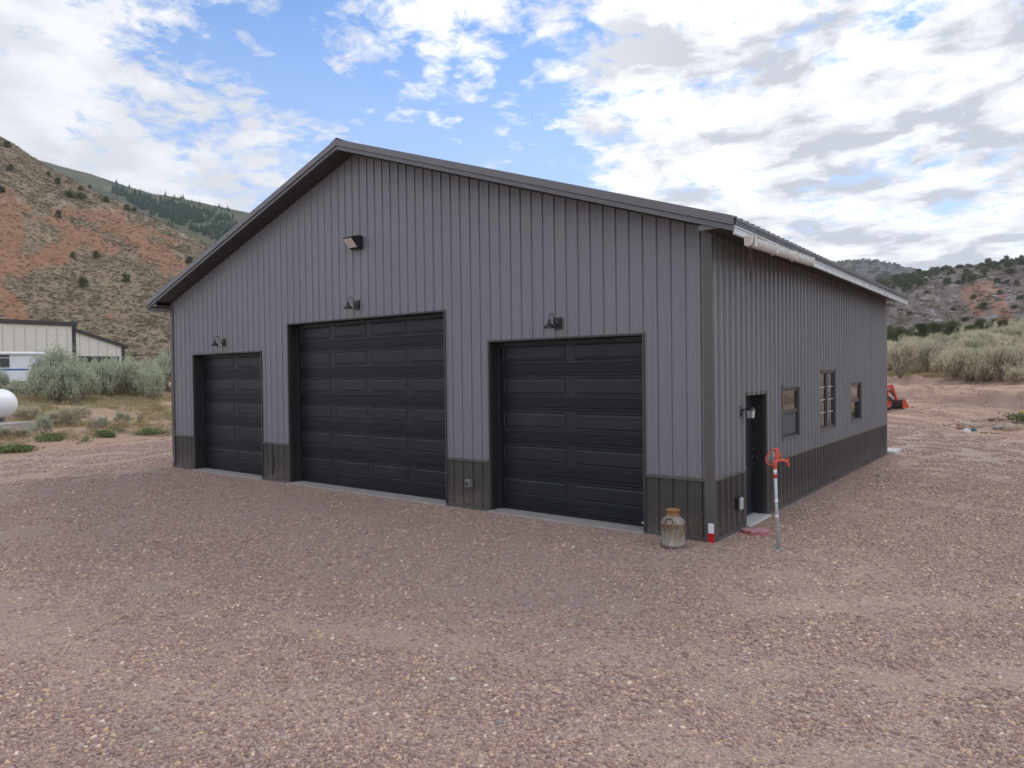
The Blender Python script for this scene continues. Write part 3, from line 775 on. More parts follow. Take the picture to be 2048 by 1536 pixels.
# gutter with its rain chain
t = thing('rain_gutter', 'short cream ribbed rain gutter under the long eave with a rusty chain', 'gutter', (.52, -.08, 4.235))
t.rotation_euler = (.024, 0, 0); t.scale = (.74, 1, .74)
xo = .0
gl = 3.05
mb = MB(); sect = [(.0, .05), (.0, -.10), (.03, -.125), (.09, -.125), (.125, -.09), (.145, .035), (.135, .045), (.13, .03), (.112, -.085), (.085, -.112), (.033, -.112), (.012, -.095), (.012, .05)]
mb.prism(sect, 0, gl, lambda p, q, a: Vector((p+xo, a, q+.0))); obj('trough', mb, M['shadedcream'], t, world=False)
mb = MB()
rp = [(.0905, -.1255), (.1255, -.09), (.1435, .025)]
k = .24
segs = [(.18, 1.02), (1.12, 1.98), (2.08, 2.98)]
mb2 = MB()
for a, b in segs:
    n = 9
    for i in range(n):
        y = a+(b-a)*(i+.6)/n
        path = [(.03, -.127), (.09, -.128), (.128, -.091), (.147, .015)]
        mb.tube([(p+xo, y, q) for p, q in path], .019, 8)
    mb2 = MB(); mb2.box(xo-.002, xo+.155, a-.075, a-.03, -.14, .05); mb2.box(xo+.03, xo+.06, a-.07, a-.035, -.165, -.14); obj('bracket', mb2, M['cream'], t, .004, world=False)
obj('ribs', mb, M['cream'], t, world=False)
mb2 = MB(); mb2.box(xo-.002, xo+.155, gl-.03, gl+.01, -.135, .05); obj('bracket', mb2, M['cream'], t, .004, world=False)
mb = MB(); ec = [(-.006, .055), (-.006, -.105), (.02, -.14), (.10, -.14), (.135, -.10), (.16, .055)]
mb.prism(ec, -.02, .004, lambda p, q, a: Vector((p+xo, a, q))); ecp = obj('end_cap', mb, M['cream'], t, .006, world=False)
mb = MB(); e2 = [(p*.78+.016, q*.74-.008) for p, q in ec]; mb.prism(e2, -.026, -.0205, lambda p, q, a: Vector((p+xo, a, q))); obj('cap_face', mb, M['inner'], ecp, .006, world=False)
mb = MB(); zc = -.15; kk = 0
mb.tube([(xo+.05, .10, -.13), (xo+.02, .10, -.165), (xo+.05, .10, -.2), (xo+.085, .10, -.165), (xo+.055, .10, -.13)], .008, 6)
zc = -.19
while zc > -.78:
    ax = (kk % 2)
    ring = [(xo+.052+(.016*math.cos(q) if ax else 0), .10+(0 if ax else .016*math.cos(q)), zc+.026*math.sin(q)) for q in [2*PI*i/10 for i in range(11)]]
    mb.tube(ring, .0075, 5, caps=False); zc -= .038; kk += 1
obj('rain_chain', mb, M['chain'], t, world=False)

# ------------------------------------------------------------------ yard hydrant, milk can, lid, step
ang = math.atan2(RH.y, RH.x)
t = thing('yard_hydrant', 'red-handled yard hydrant on a grey pipe beside the entry door', 'hydrant', (.875, .13, 0), ang)
mb = MB(); lean = lambda z: (-.038*z/1.12, 0, z)
mb.tube([lean(-.05), lean(.55), lean(1.12)], .022, 14); obj('pipe', mb, M['galv'], t, world=False)
for za, zb, mm, nm in ((1.03, 1.10, 'white', 'white_band'), (.975, 1.03, 'taper', 'red_band'), (.63, .685, 'tapew', 'white_band'), (.43, .47, 'tapew', 'white_band')):
    mb = MB(); mb.tube([lean(za), lean(zb)], .0232, 14); obj(nm, mb, M[mm], t, world=False)
mb = MB(); c = -.040
mb.tube([(c, 0, 1.09), (c, 0, 1.14), (c, 0, 1.145), (c, 0, 1.20), (c, 0, 1.22)], [.025, .027, .033, .033, .022], 12)
mb.tube([(c, 0, 1.18), (c+.05, 0, 1.215), (c+.11, 0, 1.215), (c+.165, 0, 1.20), (c+.185, 0, 1.16), (c+.19, 0, 1.125)], [.024, .021, .019, .019, .018, .016], 10)
mb.tube([(c+.16, 0, 1.20), (c+.185, 0, 1.235)], [.014, .016], 8)
mb.box(c+.0, c+.055, -.018, -.008, 1.21, 1.375); mb.box(c+.0, c+.055, .008, .018, 1.21, 1.375)
hd = obj('hydrant_head', mb, M['redpaint'], t, .003, world=False)
mb = MB(); mb.tube([(c+.045, 0, 1.372), (c-.0, 0, 1.372), (c-.045, 0, 1.362), (c-.052, 0, 1.335), (c-.085, 0, 1.30), (c-.115, 0, 1.26), (c-.118, 0, 1.20), (c-.095, 0, 1.165), (c-.05, 0, 1.15), (c-.03, 0, 1.155)], .010, 8)
mb.tube([(c+.05, 0, 1.365), (c+.07, 0, 1.28), (c+.085, 0, 1.22)], .012, 8)
obj('handle', mb, M['redpaint'], t, world=False)
mb = MB(); mb.tube([(c-.012, 0, 1.20), (c-.012, 0, 1.34)], .008, 8); obj('lift_rod', mb, M['galv'], t, world=False)
mb = MB(); mb.box(-.09, .09, -.06, .06, -.02, .012); obj('base_stone', mb, M['rockgrey'], t, .01, world=False)

t = thing('milk_can', 'rusty galvanised milk can with open orange rim by the wall', 'milk can', (-.345, -.565, 0), math.radians(-85))
mb = MB(); pr = [(.0, .0), (.160, .0), (.166, .006), (.166, .05), (.162, .054), (.161, .33), (.168, .335), (.172, .345), (.168, .356), (.160, .36), (.153, .385), (.132, .412), (.105, .432), (.087, .442), (.085, .455), (.085, .495), (.088, .503), (.098, .515), (.102, .524), (.100, .530), (.092, .526), (.080, .508), (.076, .49), (.076, .42), (.0, .40)]
mb.lathe(pr, (0, 0, -.005), 40); obj('can_body', mb, M['can'], t, world=False)
for sgn in (1, -1):
    mb = MB(); path = [(.055*-1, .155, .345), (-.052, .150, .37), (-.044, .147, .408), (-.03, .146, .418), (.03, .146, .418), (.044, .147, .408), (.052, .150, .37), (.055, .155, .345)]
    mb.tube([(sgn*y, sgn*x, z) for x, y, z in path], .0085, 8); obj('handle', mb, M['rust'], t, world=False)

t = thing('plastic_disc', 'sun-faded red plastic disc lying on the gravel before the hydrant', 'disc', (.30, .94, .02), ang+.1)
mb = MB(); mb.lathe([(.0, .02), (.19, .022), (.215, .012), (.225, -.02), (.228, -.03)], (0, 0, 0), 32); obj('plate', mb, M['lid'], t, world=False)
mb = MB()
for y_, hw in ((-.12, .14), (-.03, .19), (.07, .19)): mb.box(-hw, hw, y_-.022, y_+.022, .018, .036)
obj('raised_bars', mb, M['lidbar'], t, .006, world=False)
mb = MB(); mb.box(-1.0, .22, 12.95, 13.95, -.1, .085); tag(obj('concrete_step', mb, M['paleconc'], None, .012), 'pale concrete step at the far corner of the garage', 'step')

# ------------------------------------------------------------------ rocks
def rock_mesh(name, seed, sub=3, rough=.28, flat=1.0):
    iv, fv = ico(sub); out = []
    for p in iv:
        n = noise.fractal(Vector(p)*1.1+Vector((seed*7.3, 0, 0)), 1., 2., 3)+.35*noise.noise(Vector(p)*3+Vector((0, seed*3.1, 0)))
        q = np.array(p)*(1+rough*n); out.append(q)
    me = bpy.data.meshes.new(name); me.from_pydata([tuple(q) for q in out], [], fv.tolist()); me.polygons.foreach_set('use_smooth', [sub >= 3]*len(fv)); return me
def rock(label, px, py, w, h, mat, seed, ry=0, rx=0, sq=.7, lift=.4, name='rock'):
    p, d = ghit(px, py); k = d/FPX
    o = obj(name, rock_mesh('rock', seed), M[mat]); g_ = 1.25 if name == 'rock' else 1.0; o.scale = (w*k/2*g_, w*k/2*sq*g_, h*k/2*g_*1.25); o.rotation_euler = (rx, ry, ang+R.uniform(-.2, .2))
    o.location = p+Vector((0, 0, h*k/2*lift)); return tag(o, label, 'rock', 'rocks on the dirt beyond the yard')
rock('pale flat slab of stone at the left end of the rock pile', 1933, 853, 25, 9, 'rocktan', 1, .25)
rock('tan flat slab leaning right of the pale slab on the rock pile', 1952, 855, 22, 9, 'rocktan', 2, .22)
rock('bright white rounded stone lowest on the rock pile edge', 1932, 866, 15, 9, 'rockwhite', 3)
rock('tan rounded stone just behind the white stone', 1934, 860, 12, 8, 'rocktan', 4)
rock('grey oval stone in the middle of the rock pile', 1998, 857, 21, 8, 'rockgrey', 5)
rock('big tan boulder at the right of the rock pile', 2019, 860, 21, 14, 'rocktan', 6)
rock('flat reddish slab on top of the dirt heap', 1993, 840, 26, 7, 'rockred', 7, .08)
rock('small tan stone between the slabs and the grey stone', 1967, 851, 10, 5, 'rocktan', 8)
rock('small buff stone right of the big tan boulder', 2039, 858, 13, 10, 'rocktan', 9)
rock('lone dark stone on the gravel by the long wall', 1758, 953, 11, 7, 'rockgrey', 10, lift=.3)
rock('small brown stone at the foot of the pale slab', 1921, 858, 10, 6, 'rockred', 12)
rock('small pale stone above the grey oval stone', 1990, 850, 8, 4, 'rocktan', 13)
p, d = ghit(1948, 862); mb = MB(); mb.lathe([(0, 0), (.09, 0), (.1, .02), (.08, .09), (0, .10)], p, 12)
tag(obj('plastic_scrap', mb, M['teal']), 'small teal plastic scrap among the rocks', 'scrap')
# loose bigger stones on the yard
for i, (px, py, w, mat, lab) in enumerate([(1283, 1428, 15, 'rockgrey', 'biggest grey stone lying in the lower right gravel'), (998, 1447, 16, 'rockgrey', 'dark grey stone in the bottom centre gravel'), (492, 1084, 13, 'rockred', 'flat dark brown stone in the gravel before the small door'), (632, 1359, 9, 'rockwhite', 'pale stone in the lower left gravel'), (905, 1360, 14, 'rockwhite', 'pale flat stone in the gravel below the big door'), (1452, 1393, 10, 'rockwhite', 'blue-white pebble in the gravel at lower right')]):
    rock(lab, px, py, w, w*.5, mat, 20+i, lift=.3, name='loose_stone')['group'] = 'loose stones in the yard'

# ------------------------------------------------------------------ hills
def hill(name, ridge, zfoot_d, mat, attrs, nu=200, nt=70, amp=2.0, prof_=1.15, u0=None, u1=None, back=.5, gully=1.0, seed=0):
    """ridge: list of (px, py, depth) along the skyline; the slope falls from it to the plain at depth zfoot_d"""
    us = [r[0] for r in ridge]; u0 = us[0]; u1 = us[-1]
    top = []
    v = []; at_ = []; f = []
    for i in range(nu+1):
        u = u0+(u1-u0)*i/nu
        py = lerpk([(r[0], r[1]) for r in ridge], u); d = lerpk([(r[0], r[2]) for r in ridge], u)
        T = at(u, py, d); dirv = ray(u, py); h = Vector((dirv.x, dirv.y)).normalized(); dist = math.hypot(T.x-CX, T.y-CY)
        for j in range(nt+1):
            t = j/nt*(1+back)
            rr = zfoot_d+(dist-zfoot_d)*t; x = CX+h.x*rr; y = CY+h.y*rr
            zb = Z(x, y, False) if t < .35 else Z(CX+h.x*(zfoot_d+(dist-zfoot_d)*.35), CY+h.y*(zfoot_d+(dist-zfoot_d)*.35), False)
            if t <= 1: zz = zb-1.0+(T.z-zb+1.0)*(t**prof_)
            else: zz = T.z-(T.z-zb)*(t-1)**1.5*1.2
            e = math.sin(min(1, t)*PI)**.6 if t < 1 else 0
            L = dist*.055
            g = fbm(x/L*.5+seed, y/L*.5, t*1.2+seed, 5)
            w = abs(fbm(u*.012*gully+seed-t*.9, t*1.6, 4.2, 5))
            zz += amp*e*(g*1.0-w*.35)+amp*.12*fbm(x/L*4, y/L*4, 3.3, 3)*min(1, t*3)
            v.append((x, y, zz))
            q = Vector((x, y, zz))-C0; dd = q.dot(CF); at_.append((1024+FPX*q.dot(CR)/dd, 768-FPX*q.dot(CU)/dd, t, g))
    m = nt+1
    for i in range(nu):
        for j in range(nt): f.append((i*m+j, (i+1)*m+j, (i+1)*m+j+1, i*m+j+1))
    me = bpy.data.meshes.new(name); me.from_pydata(v, [], f); me.polygons.foreach_set('use_smooth', [True]*len(f))
    for nm, fn in attrs.items():
        a = me.attributes.new(nm, 'FLOAT', 'POINT'); a.data.foreach_set('value', [fn(*q) for q in at_])
    o = obj(name, me, mat); structure(o)
    return v, at_, nu, nt
def segd(px, py, segs):
    b = 0
    for x0, y0, x1, y1, w in segs:
        dx, dy = x1-x0, y1-y0; k = max(0, min(1, ((px-x0)*dx+(py-y0)*dy)/(dx*dx+dy*dy)))
        b = max(b, 1-math.hypot(px-x0-k*dx, py-y0-k*dy)/w)
    return b
REDL = [(-60, 405, -40, 600, 85), (10, 420, 20, 540, 62), (115, 425, 225, 432, 26), (120, 440, 150, 480, 40), (225, 440, 330, 520, 42), (300, 500, 375, 545, 30), (305, 462, 350, 486, 14), (60, 520, 130, 500, 34), (160, 470, 230, 500, 24), (-40, 560, 40, 640, 40)]
def redl(u, v, t, g):
    n = fbm(u*.02, v*.03, 1.7, 5)+.5*fbm(u*.09, v*.09, 5.5, 3)
    return max(0, min(1, segd(u, v, REDL)*1.25+.6*n-.12))
def bandl(u, v, t, g):     # pale rocky rim above the red soil
    vv = 398+max(0, u-60)*.10+max(0, u-200)*.25
    return max(0, min(1, 1.2-abs(v-vv+6*fbm(u*.03, 1, 2))/7))*sstep(0, .5, .2+fbm(u*.06, v*.05, 7.1, 3))
def hillmat(name, base, red, pale, sc_):
    m = Mat(name); p = m.pos()
    b = m.ramp(m.noise(sc_*.06, 6, .65, p), [(.3, base[0]), (.5, base[1]), (.72, base[2])])
    r = m.ramp(m.noise(sc_*.14, 6, .7, p), [(.3, red[0]), (.7, red[1])])
    rr = m.math('ADD', m.attr('red'), m.math('MULTIPLY', m.math('SUBTRACT', m.noise(sc_*.35, 5, .7, p), .5), .9))
    b = m.mix(m.ramp(rr, [(.35, 0), (.6, 1)]), b, r)
    b = m.mix(m.math('MULTIPLY', m.attr('rim'), .55), b, pale)
    sp = m.ramp(m.noise(sc_*1.0, 4, .75, p), [(.50, 0), (.60, .65)])
    b = m.mix(sp, b, tuple(c*.6 for c in base[0]))
    sp2 = m.ramp(m.noise(sc_*.8, 4, .75, m.pos((1.1, .9, 1.3))), [(.56, 0), (.66, .6)])
    b = m.mix(sp2, b, base[3])
    m.color(b); m.set(Roughness=.95, Specular_IOR_Level=.15); m.bump(m.noise(sc_*.6, 6, .7, p), .6, .7); return m.m
HM = hillmat('scrubby_red_hill', [(.19, .135, .09), (.25, .185, .12), (.31, .235, .145), (.28, .26, .17)], [(.25, .122, .066), (.35, .185, .11)], (.48, .36, .27), 1.0)
RIDL = [(-700, -60, 420), (-330, 80, 400), (-100, 215, 360), (0, 272, 345), (35, 291, 340), (60, 309, 335), (110, 341, 328), (160, 364, 322), (200, 387, 318), (250, 408, 312), (300, 432, 306), (350, 458, 300), (400, 480, 295), (430, 497, 290), (520, 560, 280), (650, 645, 260), (820, 735, 240)]
HV, HA, HNU, HNT = hill('hillside', RIDL, 125, HM, {'red': redl, 'rim': bandl}, 330, 110, 3.2, 1.1, seed=1.3)

def far_red(u, v, t, g): return max(0, min(1, segd(u, v, [(1935, 590, 1975, 570, 24), (1990, 590, 2010, 630, 26), (1940, 600, 1960, 625, 18)])*1.6+.4*fbm(u*.05, v*.06, 3, 4)-.1))
HR = hillmat('rocky_grey_hill', [(.105, .08, .07), (.155, .12, .10), (.21, .165, .13), (.16, .165, .115)], [(.23, .105, .065), (.32, .16, .10)], (.36, .29, .235), .5)
def rimr(u, v, t, g):
    return max(0, sstep(.15, .6, fbm(u*.05, v*.09, 2.2, 4)))*sstep(545, 570, v)*(1-sstep(600, 640, v))
RIDR = [(1380, 742, 380), (1500, 690, 480), (1620, 640, 560), (1700, 596, 610), (1760, 566, 640), (1789, 557, 650), (1840, 545, 655), (1889, 535, 660), (1926, 533, 665), (1969, 529, 670), (2012, 523, 675), (2048, 517, 680), (2150, 500, 700), (2400, 440, 720), (2900, 360, 760)]
RV, RA, RNU, RNT = hill('rocky_hill', RIDR, 330, HR, {'red': far_red, 'rim': rimr}, 260, 70, 6, 1.0, seed=4.1)
zero = lambda u, v, t, g: 0.0
HF = hillmat('far_brown_hill', [(.05, .042, .038), (.085, .07, .06), (.13, .105, .082), (.075, .08, .055)], [(.3, .2, .15), (.35, .22, .16)], (.4, .3, .25), .12)
FV, FA, FNU, FNT = hill('far_hill', [(1000, 760, 1500), (1300, 650, 1700), (1500, 572, 1900), (1600, 540, 2000), (1640, 530, 2050), (1671, 524, 2080), (1706, 520, 2100), (1730, 519, 2100), (1755, 520, 2100), (1783, 526, 2100), (1812, 534, 2080), (1855, 545, 2050), (1950, 570, 2000), (2200, 640, 1900)], 900, HF, {'red': zero, 'rim': zero}, 160, 40, 10, 1.0, seed=6.6)
HF2 = hillmat('far_wooded_ridge', [(.06, .075, .04), (.10, .105, .055), (.15, .135, .07), (.075, .105, .05)], [(.3, .2, .15), (.35, .22, .16)], (.4, .3, .25), .16)
RIDC = [(-300, 130, 1500), (-60, 250, 1450), (30, 300, 1420), (75, 318, 1400), (120, 331, 1390), (180, 346, 1380), (250, 370, 1360), (300, 385, 1350), (360, 395, 1330), (420, 408, 1310), (500, 425, 1290), (600, 452, 1270), (800, 540, 1240), (1000, 660, 1200)]
CV, CA, CNU, CNT = hill('wooded_ridge', RIDC, 620, HF2, {'red': zero, 'rim': lambda u, v, t, g: max(0, 1-math.hypot((u-225)/28, (v-378)/6))+max(0, 1-math.hypot((u-400)/22, (v-452)/5))}, 200, 50, 7, 1.0, seed=8.2)

# ------------------------------------------------------------------ foliage meshes
def quads(base, dirs, ln, wd, tint, V, F, T):
    n = len(base); rnd = NP.standard_normal((n, 3)); s = np.cross(dirs, rnd); s /= np.linalg.norm(s, axis=1, keepdims=True)+1e-9
    ln = np.broadcast_to(ln, n)[:, None]; wd = np.broadcast_to(wd, n)[:, None]
    b0 = sum(len(x) for x in V)
    pts = np.stack([base, base+dirs*ln*.5+s*wd*.5, base+dirs*ln, base+dirs*ln*.5-s*wd*.5], 1).reshape(-1, 3)
    V.append(pts); F.append(np.arange(4*n).reshape(-1, 4)+b0); T.append(np.repeat(np.broadcast_to(tint, n), 4))
def leafmesh(name, V, F, T):
    me = bpy.data.meshes.new(name); me.from_pydata(np.concatenate(V).tolist(), [], np.concatenate(F).tolist())
    a = me.attributes.new('tint', 'FLOAT', 'POINT'); a.data.foreach_set('value', np.concatenate(T)); return me
def unit(a): return a/(np.linalg.norm(a, axis=1, keepdims=True)+1e-9)
def sage_variant(i, airy=False, nclump=60, per=75):
    V, F, T = [], [], []; mb = MB(); rr = random.Random(100+i)
    ends = []
    nst = 9
    for k in range(nst):
        a = 2*PI*k/nst+rr.uniform(-.3, .3); out = rr.uniform(.15, .5); h = rr.uniform(.45, .8)
        p = [(0.04*math.cos(a), .04*math.sin(a), -.03)]
        for q in (.3, .6, 1):
            p.append((math.cos(a)*out*q+rr.uniform(-.04, .04), math.sin(a)*out*q+rr.uniform(-.04, .04), h*q**1.25))
        mb.tube(p, [.028, .02, .013, .006], 5, caps=False); ends.append(Vector(p[-1]))
    for c in range(nclump):
        a = rr.uniform(0, 2*PI); el = rr.random()**.75
        rad = .58*math.sqrt(max(0, 1-(el*.85)**2))*rr.uniform(.6, 1.05)
        z = .22+.66*el*rr.uniform(.85, 1.1)
        if airy: z = .38+.55*el
        ctr = np.array([rad*math.cos(a), rad*math.sin(a), z])
        st = min(ends, key=lambda e: (e-Vector(ctr)).length)
        s0 = st*rr.uniform(.5, .9); mb.tube([s0, (s0+Vector(ctr))/2+Vector((rr.uniform(-.03, .03), rr.uniform(-.03, .03), -.02)), Vector(ctr)], [.009, .006, .003], 3, caps=False)
        for _ in range(7 if airy else 4):
            d = Vector((rr.uniform(-.13, .13), rr.uniform(-.13, .13), rr.uniform(.02, .16))); mb.tube([Vector(ctr)-d*.5-Vector((0, 0, .09)), Vector(ctr)+d], [.004, .0015], 3, caps=False)
        n = int(per*rr.uniform(.6, 1.3)*(.5 if airy else 1)); sig = .075*rr.uniform(.7, 1.3)
        b = ctr+NP.standard_normal((n, 3))*np.array([sig*.75, sig*.75, sig*1.45])
        out = np.array([math.cos(a)*rad, math.sin(a)*rad, .55])
        d = unit(out*.38+np.array([0, 0, 1.0])+NP.standard_normal((n, 3))*.27)
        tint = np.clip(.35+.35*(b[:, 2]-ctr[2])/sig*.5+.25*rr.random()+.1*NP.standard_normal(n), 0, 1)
        quads(b, d, .06+.055*NP.random(n), .011+.009*NP.random(n), tint, V, F, T)
    return leafmesh('sage_foliage', V, F, T), mb.mesh('sage_stems')
SAGE = [sage_variant(i) for i in range(6)]; AIRY = [sage_variant(20+i, True, 46, 70) for i in range(3)]
def sagebrush(label, x, y, h, w, mat, var, airy=False, group=None, z=None, rz=None, kind='sagebrush'):
    t = thing(kind, label, 'bush', (x, y, Z(x, y)-.05 if z is None else z), R.uniform(0, 6.28) if rz is None else rz, group)
    t.scale = (w, w, h)
    fm, sm = (AIRY if airy else SAGE)[var % (3 if airy else 6)]
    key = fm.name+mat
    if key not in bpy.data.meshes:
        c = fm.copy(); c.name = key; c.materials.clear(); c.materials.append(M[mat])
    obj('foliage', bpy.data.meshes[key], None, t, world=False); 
    if len(sm.materials) == 0: sm.materials.append(M['twig'])
    obj('stems', sm, None, t, world=False)
    return t
LB = [ # px, base, height px, width px, label, extra metres back
 (110, 806, 70, 96, 'broad sagebrush right behind the white tank'),
 (152, 806, 68, 92, 'low sagebrush in front of the tall clump'),
 (50, 796, 34, 62, 'dark sagebrush between the tank and the trailer'),
 (120, 790, 84, 100, 'tallest sagebrush covering the end of the trailer'),
 (170, 788, 56, 70, 'sagebrush standing before the dark shed door'),
 (205, 794, 64, 86, 'brown-bottomed sagebrush before the lean-to'),
 (246, 796, 70, 86, 'sagebrush hiding the corner of the lean-to'),
 (282, 797, 70, 84, 'grey-green sagebrush right of the lean-to'),
 (303, 800, 56, 58, 'smaller sagebrush nearest the pipe rail'),
 (338, 784, 72, 70, 'sagebrush half hidden by the garage corner'),
 (-10, 792, 50, 50, 'sagebrush cut by the left picture edge'),
 (228, 786, 52, 80, 'sagebrush behind the brown-bottomed bush'),
]
LBP = []
for i, (px, py, hp, wp, lab) in enumerate(LB):
    p, d = ghit(px, py); k = d/FPX
    sagebrush(lab, p.x, p.y, hp*k*1.06, wp*k*.86, 'sage', i, group='big sagebrush beyond the tank'); LBP.append((p, d))
print('left bush depths', [round(d, 1) for _, d in LBP])
SB = [(86, 868, 38, 34, 'small sagebrush at the corner of the tank slab'), (24, 874, 22, 46, 'sparse small sagebrush before the slab front'), (48, 873, 18, 30, 'thin small sagebrush at the middle of the slab'), (-2, 876, 22, 30, 'small sagebrush at the left end of the slab'), (140, 852, 36, 44, 'round grey small sagebrush in the dry grass'), (187, 862, 24, 28, 'low green small sagebrush beside the dirt edge'), (206, 856, 24, 20, 'small sagebrush right of the low green one'), (281, 852, 28, 14, 'thin upright small sagebrush near the garage'), (110, 848, 28, 46, 'pale small sagebrush behind the slab corner'), (245, 850, 26, 34, 'pale small sagebrush in the middle of the grass'), (60, 836, 24, 50, 'small sagebrush right behind the tank end'), (165, 836, 24, 40, 'small sagebrush below the big clump')]
for i, (px, py, hp, wp, lab) in enumerate(SB):
    p, d = ghit(px, py); k = d/FPX
    sagebrush(lab, p.x, p.y, hp*k, wp*k*.8, 'palesage' if i % 3 else 'sage', i+2, airy=(i % 2 == 1), group='small sagebrush in the dry grass')

# right field
FRONT = [(1800, 752, 66, 72, 1, 'airy grey sagebrush with dark trunk beside the garage corner'), (1862, 749, 56, 62, 1, 'brown airy sagebrush second from the garage'), (1940, 758, 60, 96, 0, 'wide pale sagebrush in the front row'), (1908, 752, 50, 70, 0, 'pale sagebrush behind the green rabbitbrush'), (2010, 758, 66, 100, 0, 'big dense sagebrush at the front row right end'), (1937, 764, 26, 36, 1, 'little sagebrush on the berm in front'), (1975, 762, 34, 50, 0, 'low sagebrush between the two wide ones'), (2036, 764, 28, 44, 0, 'low sagebrush at the right picture edge'), (1780, 742, 44, 40, 0, 'sagebrush partly behind the garage corner'), (2050, 752, 60, 60, 0, 'tall sagebrush cut by the right picture edge')]
for i, (px, py, hp, wp, ai, lab) in enumerate(FRONT):
    p, d = ghit(px, py); k = d/FPX
    sagebrush(lab, p.x, p.y, hp*k, wp*k*.85, 'palesage', i, airy=bool(ai), group='sagebrush field past the dirt road')
p, d = ghit(1879, 744); sagebrush('small bright green rabbitbrush among the pale sagebrush', p.x, p.y, 24*d/FPX, 27*d/FPX, 'rabbit', 4, kind='rabbitbrush')
cnt = 0; tries = 0; placed = []
while cnt < 200 and tries < 20000:
    tries += 1
    dep = 50+85*R.random()**.8; px = R.uniform(1735, 2120)
    q = C0+ray(px, 740)*dep; x, y = q.x, q.y
    if right_e(x, y) < 18.2: continue
    if any((x-a)**2+(y-b)**2 < (1.75+.006*dep)**2 for a, b in placed): continue
    placed.append((x, y)); h = R.choice((1.1, 1.5, 1.8, 2.2))*R.uniform(.9, 1.1); cnt += 1
    sagebrush('pale grey-green sagebrush in the thick field behind the front row', x, y, h, h*R.uniform(.95, 1.2), 'palesage', R.randrange(6), airy=R.random() < .25, group='sagebrush in the field behind the front row')
scp = proto_coll('scrub_protos', [SAGE[i][0].copy() for i in range(3)], M['palesage'])
P = []; Ro = []; S = []; I = []
for _ in range(900):
    dep = 130+290*R.random(); q = C0+ray(R.uniform(1720, 2110), 700)*dep
    h = R.uniform(1.2, 2.2)*(1 if dep < 170 else .6); P.append((q.x, q.y, Z(q.x, q.y, False)-.1)); Ro.append((0, 0, R.random()*6.28)); S.append((h*1.2, h*1.2, h)); I.append(R.randrange(3))
tag(scatter('distant_sagebrush', P, Ro, S, I, scp), 'distant sagebrush covering the valley floor below the rocky hill', 'scrub', kind='stuff')

# dry grass and weeds
def tuft(i, n, h, spread):
    V, F, T = [], [], []
    b = np.zeros((n, 3)); b[:, :2] = NP.standard_normal((n, 2))*spread
    d = unit(np.concatenate([b[:, :2]/spread*.32+NP.standard_normal((n, 2))*.22, np.ones((n, 1))], 1))
    quads(b, d, h*(.5+.7*NP.random(n)), .007+.006*NP.random(n), .3+.5*NP.random(n), V, F, T); return leafmesh(f'tuft_{i}', V, F, T)
GT = proto_coll('grass_tufts', [tuft(i, 45, .24, .09) for i in range(6)], M['drygrass'])
P = []; Ro = []; S = []; I = []
n = 0
while n < 10000:
    x = R.uniform(-46, -23.5); y = R.uniform(-9, 22); s = left_s(x, y); n += 1
    if s < 1.6+1.2*fbm(x*.5, y*.5, 3., 2): continue
    if fbm(x*.33, y*.33, 9., 3) < -.22+.35*R.random()-.03*min(s, 8): continue
    k = R.uniform(.5, 1.35)*(.6+.4*sstep(1, 6, s)); P.append((x, y, Z(x, y)-.01)); Ro.append((0, 0, R.random()*6.28)); S.append((k, k, k)); I.append(R.randrange(6))
for _ in range(2600):
    q = C0+ray(R.uniform(1735, 2110), 750)*R.uniform(47, 64); x, y = q.x, q.y; e = right_e(x, y)
    if e < 15.8 or fbm(x*.5, y*.5, 3., 3) < -.1: continue
    k = R.uniform(.7, 1.6); P.append((x, y, Z(x, y)-.01)); Ro.append((0, 0, R.random()*6.28)); S.append((k, k, k)); I.append(R.randrange(6))
tag(scatter('dry_grass', P, Ro, S, I, GT), 'dry straw-coloured grass on the bare soil', 'grass', kind='stuff')
def weed_patch(label, px, py, wpx, dm, seed):
    p, d = ghit(px, py); w = wpx*d/FPX/2; V, F, T = [], [], []; n = 2600
    x = np.clip(NP.standard_normal(n)*.45, -1, 1)*w; y = np.clip(NP.standard_normal(n)*.45, -1, 1)*dm
    ex = np.array([noise.noise(Vector((a*1.2+seed, b*1.2, 0))) for a, b in zip(x, y)]); keep = ex > -.12
    x, y, ex = x[keep], y[keep], ex[keep]; n = len(x); b = np.zeros((n, 3))
    b[:, 0] = RH.x*x+FH.x*y; b[:, 1] = RH.y*x+FH.y*y
    b[:, 2] = [Z(p.x+q[0], p.y+q[1])-p.z for q in b]; b[:, 2] += NP.random(n)*(.10+.16*np.clip(ex+.2, 0, 1))
    dd = unit(NP.standard_normal((n, 3))+np.array([0, 0, .8]))
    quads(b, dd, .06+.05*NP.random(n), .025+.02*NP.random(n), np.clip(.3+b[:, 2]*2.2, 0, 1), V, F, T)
    o = obj('weed_patch', leafmesh('weed_patch', V, F, T), M['weed']); o.location = p; return tag(o, label, 'weeds', 'green weeds along the gravel edge')
weed_patch('middle green weed mat along the gravel edge', 122, 881, 112, .8, 1)
weed_patch('longest green weed mat, by the garage corner', 285, 868, 130, .9, 2)
weed_patch('green weed mat at the left picture edge', 28, 902, 74, .7, 3)
weed_patch('small thin weed mat left of the longest one', 222, 873, 56, .5, 4)
p, d = ghit(2044, 842)
t = thing('flowering_plant', 'low green plant with a yellow flower on the dirt heap', 'plant', p)
V, F, T = [], [], []; n = 500; b = NP.standard_normal((n, 3))*np.array([.35, .3, .08])+np.array([0, 0, .12]); b[:, 2] = np.abs(b[:, 2]); quads(b, unit(NP.standard_normal((n, 3))+np.array([0, 0, .9])), .12, .04, .5, V, F, T)
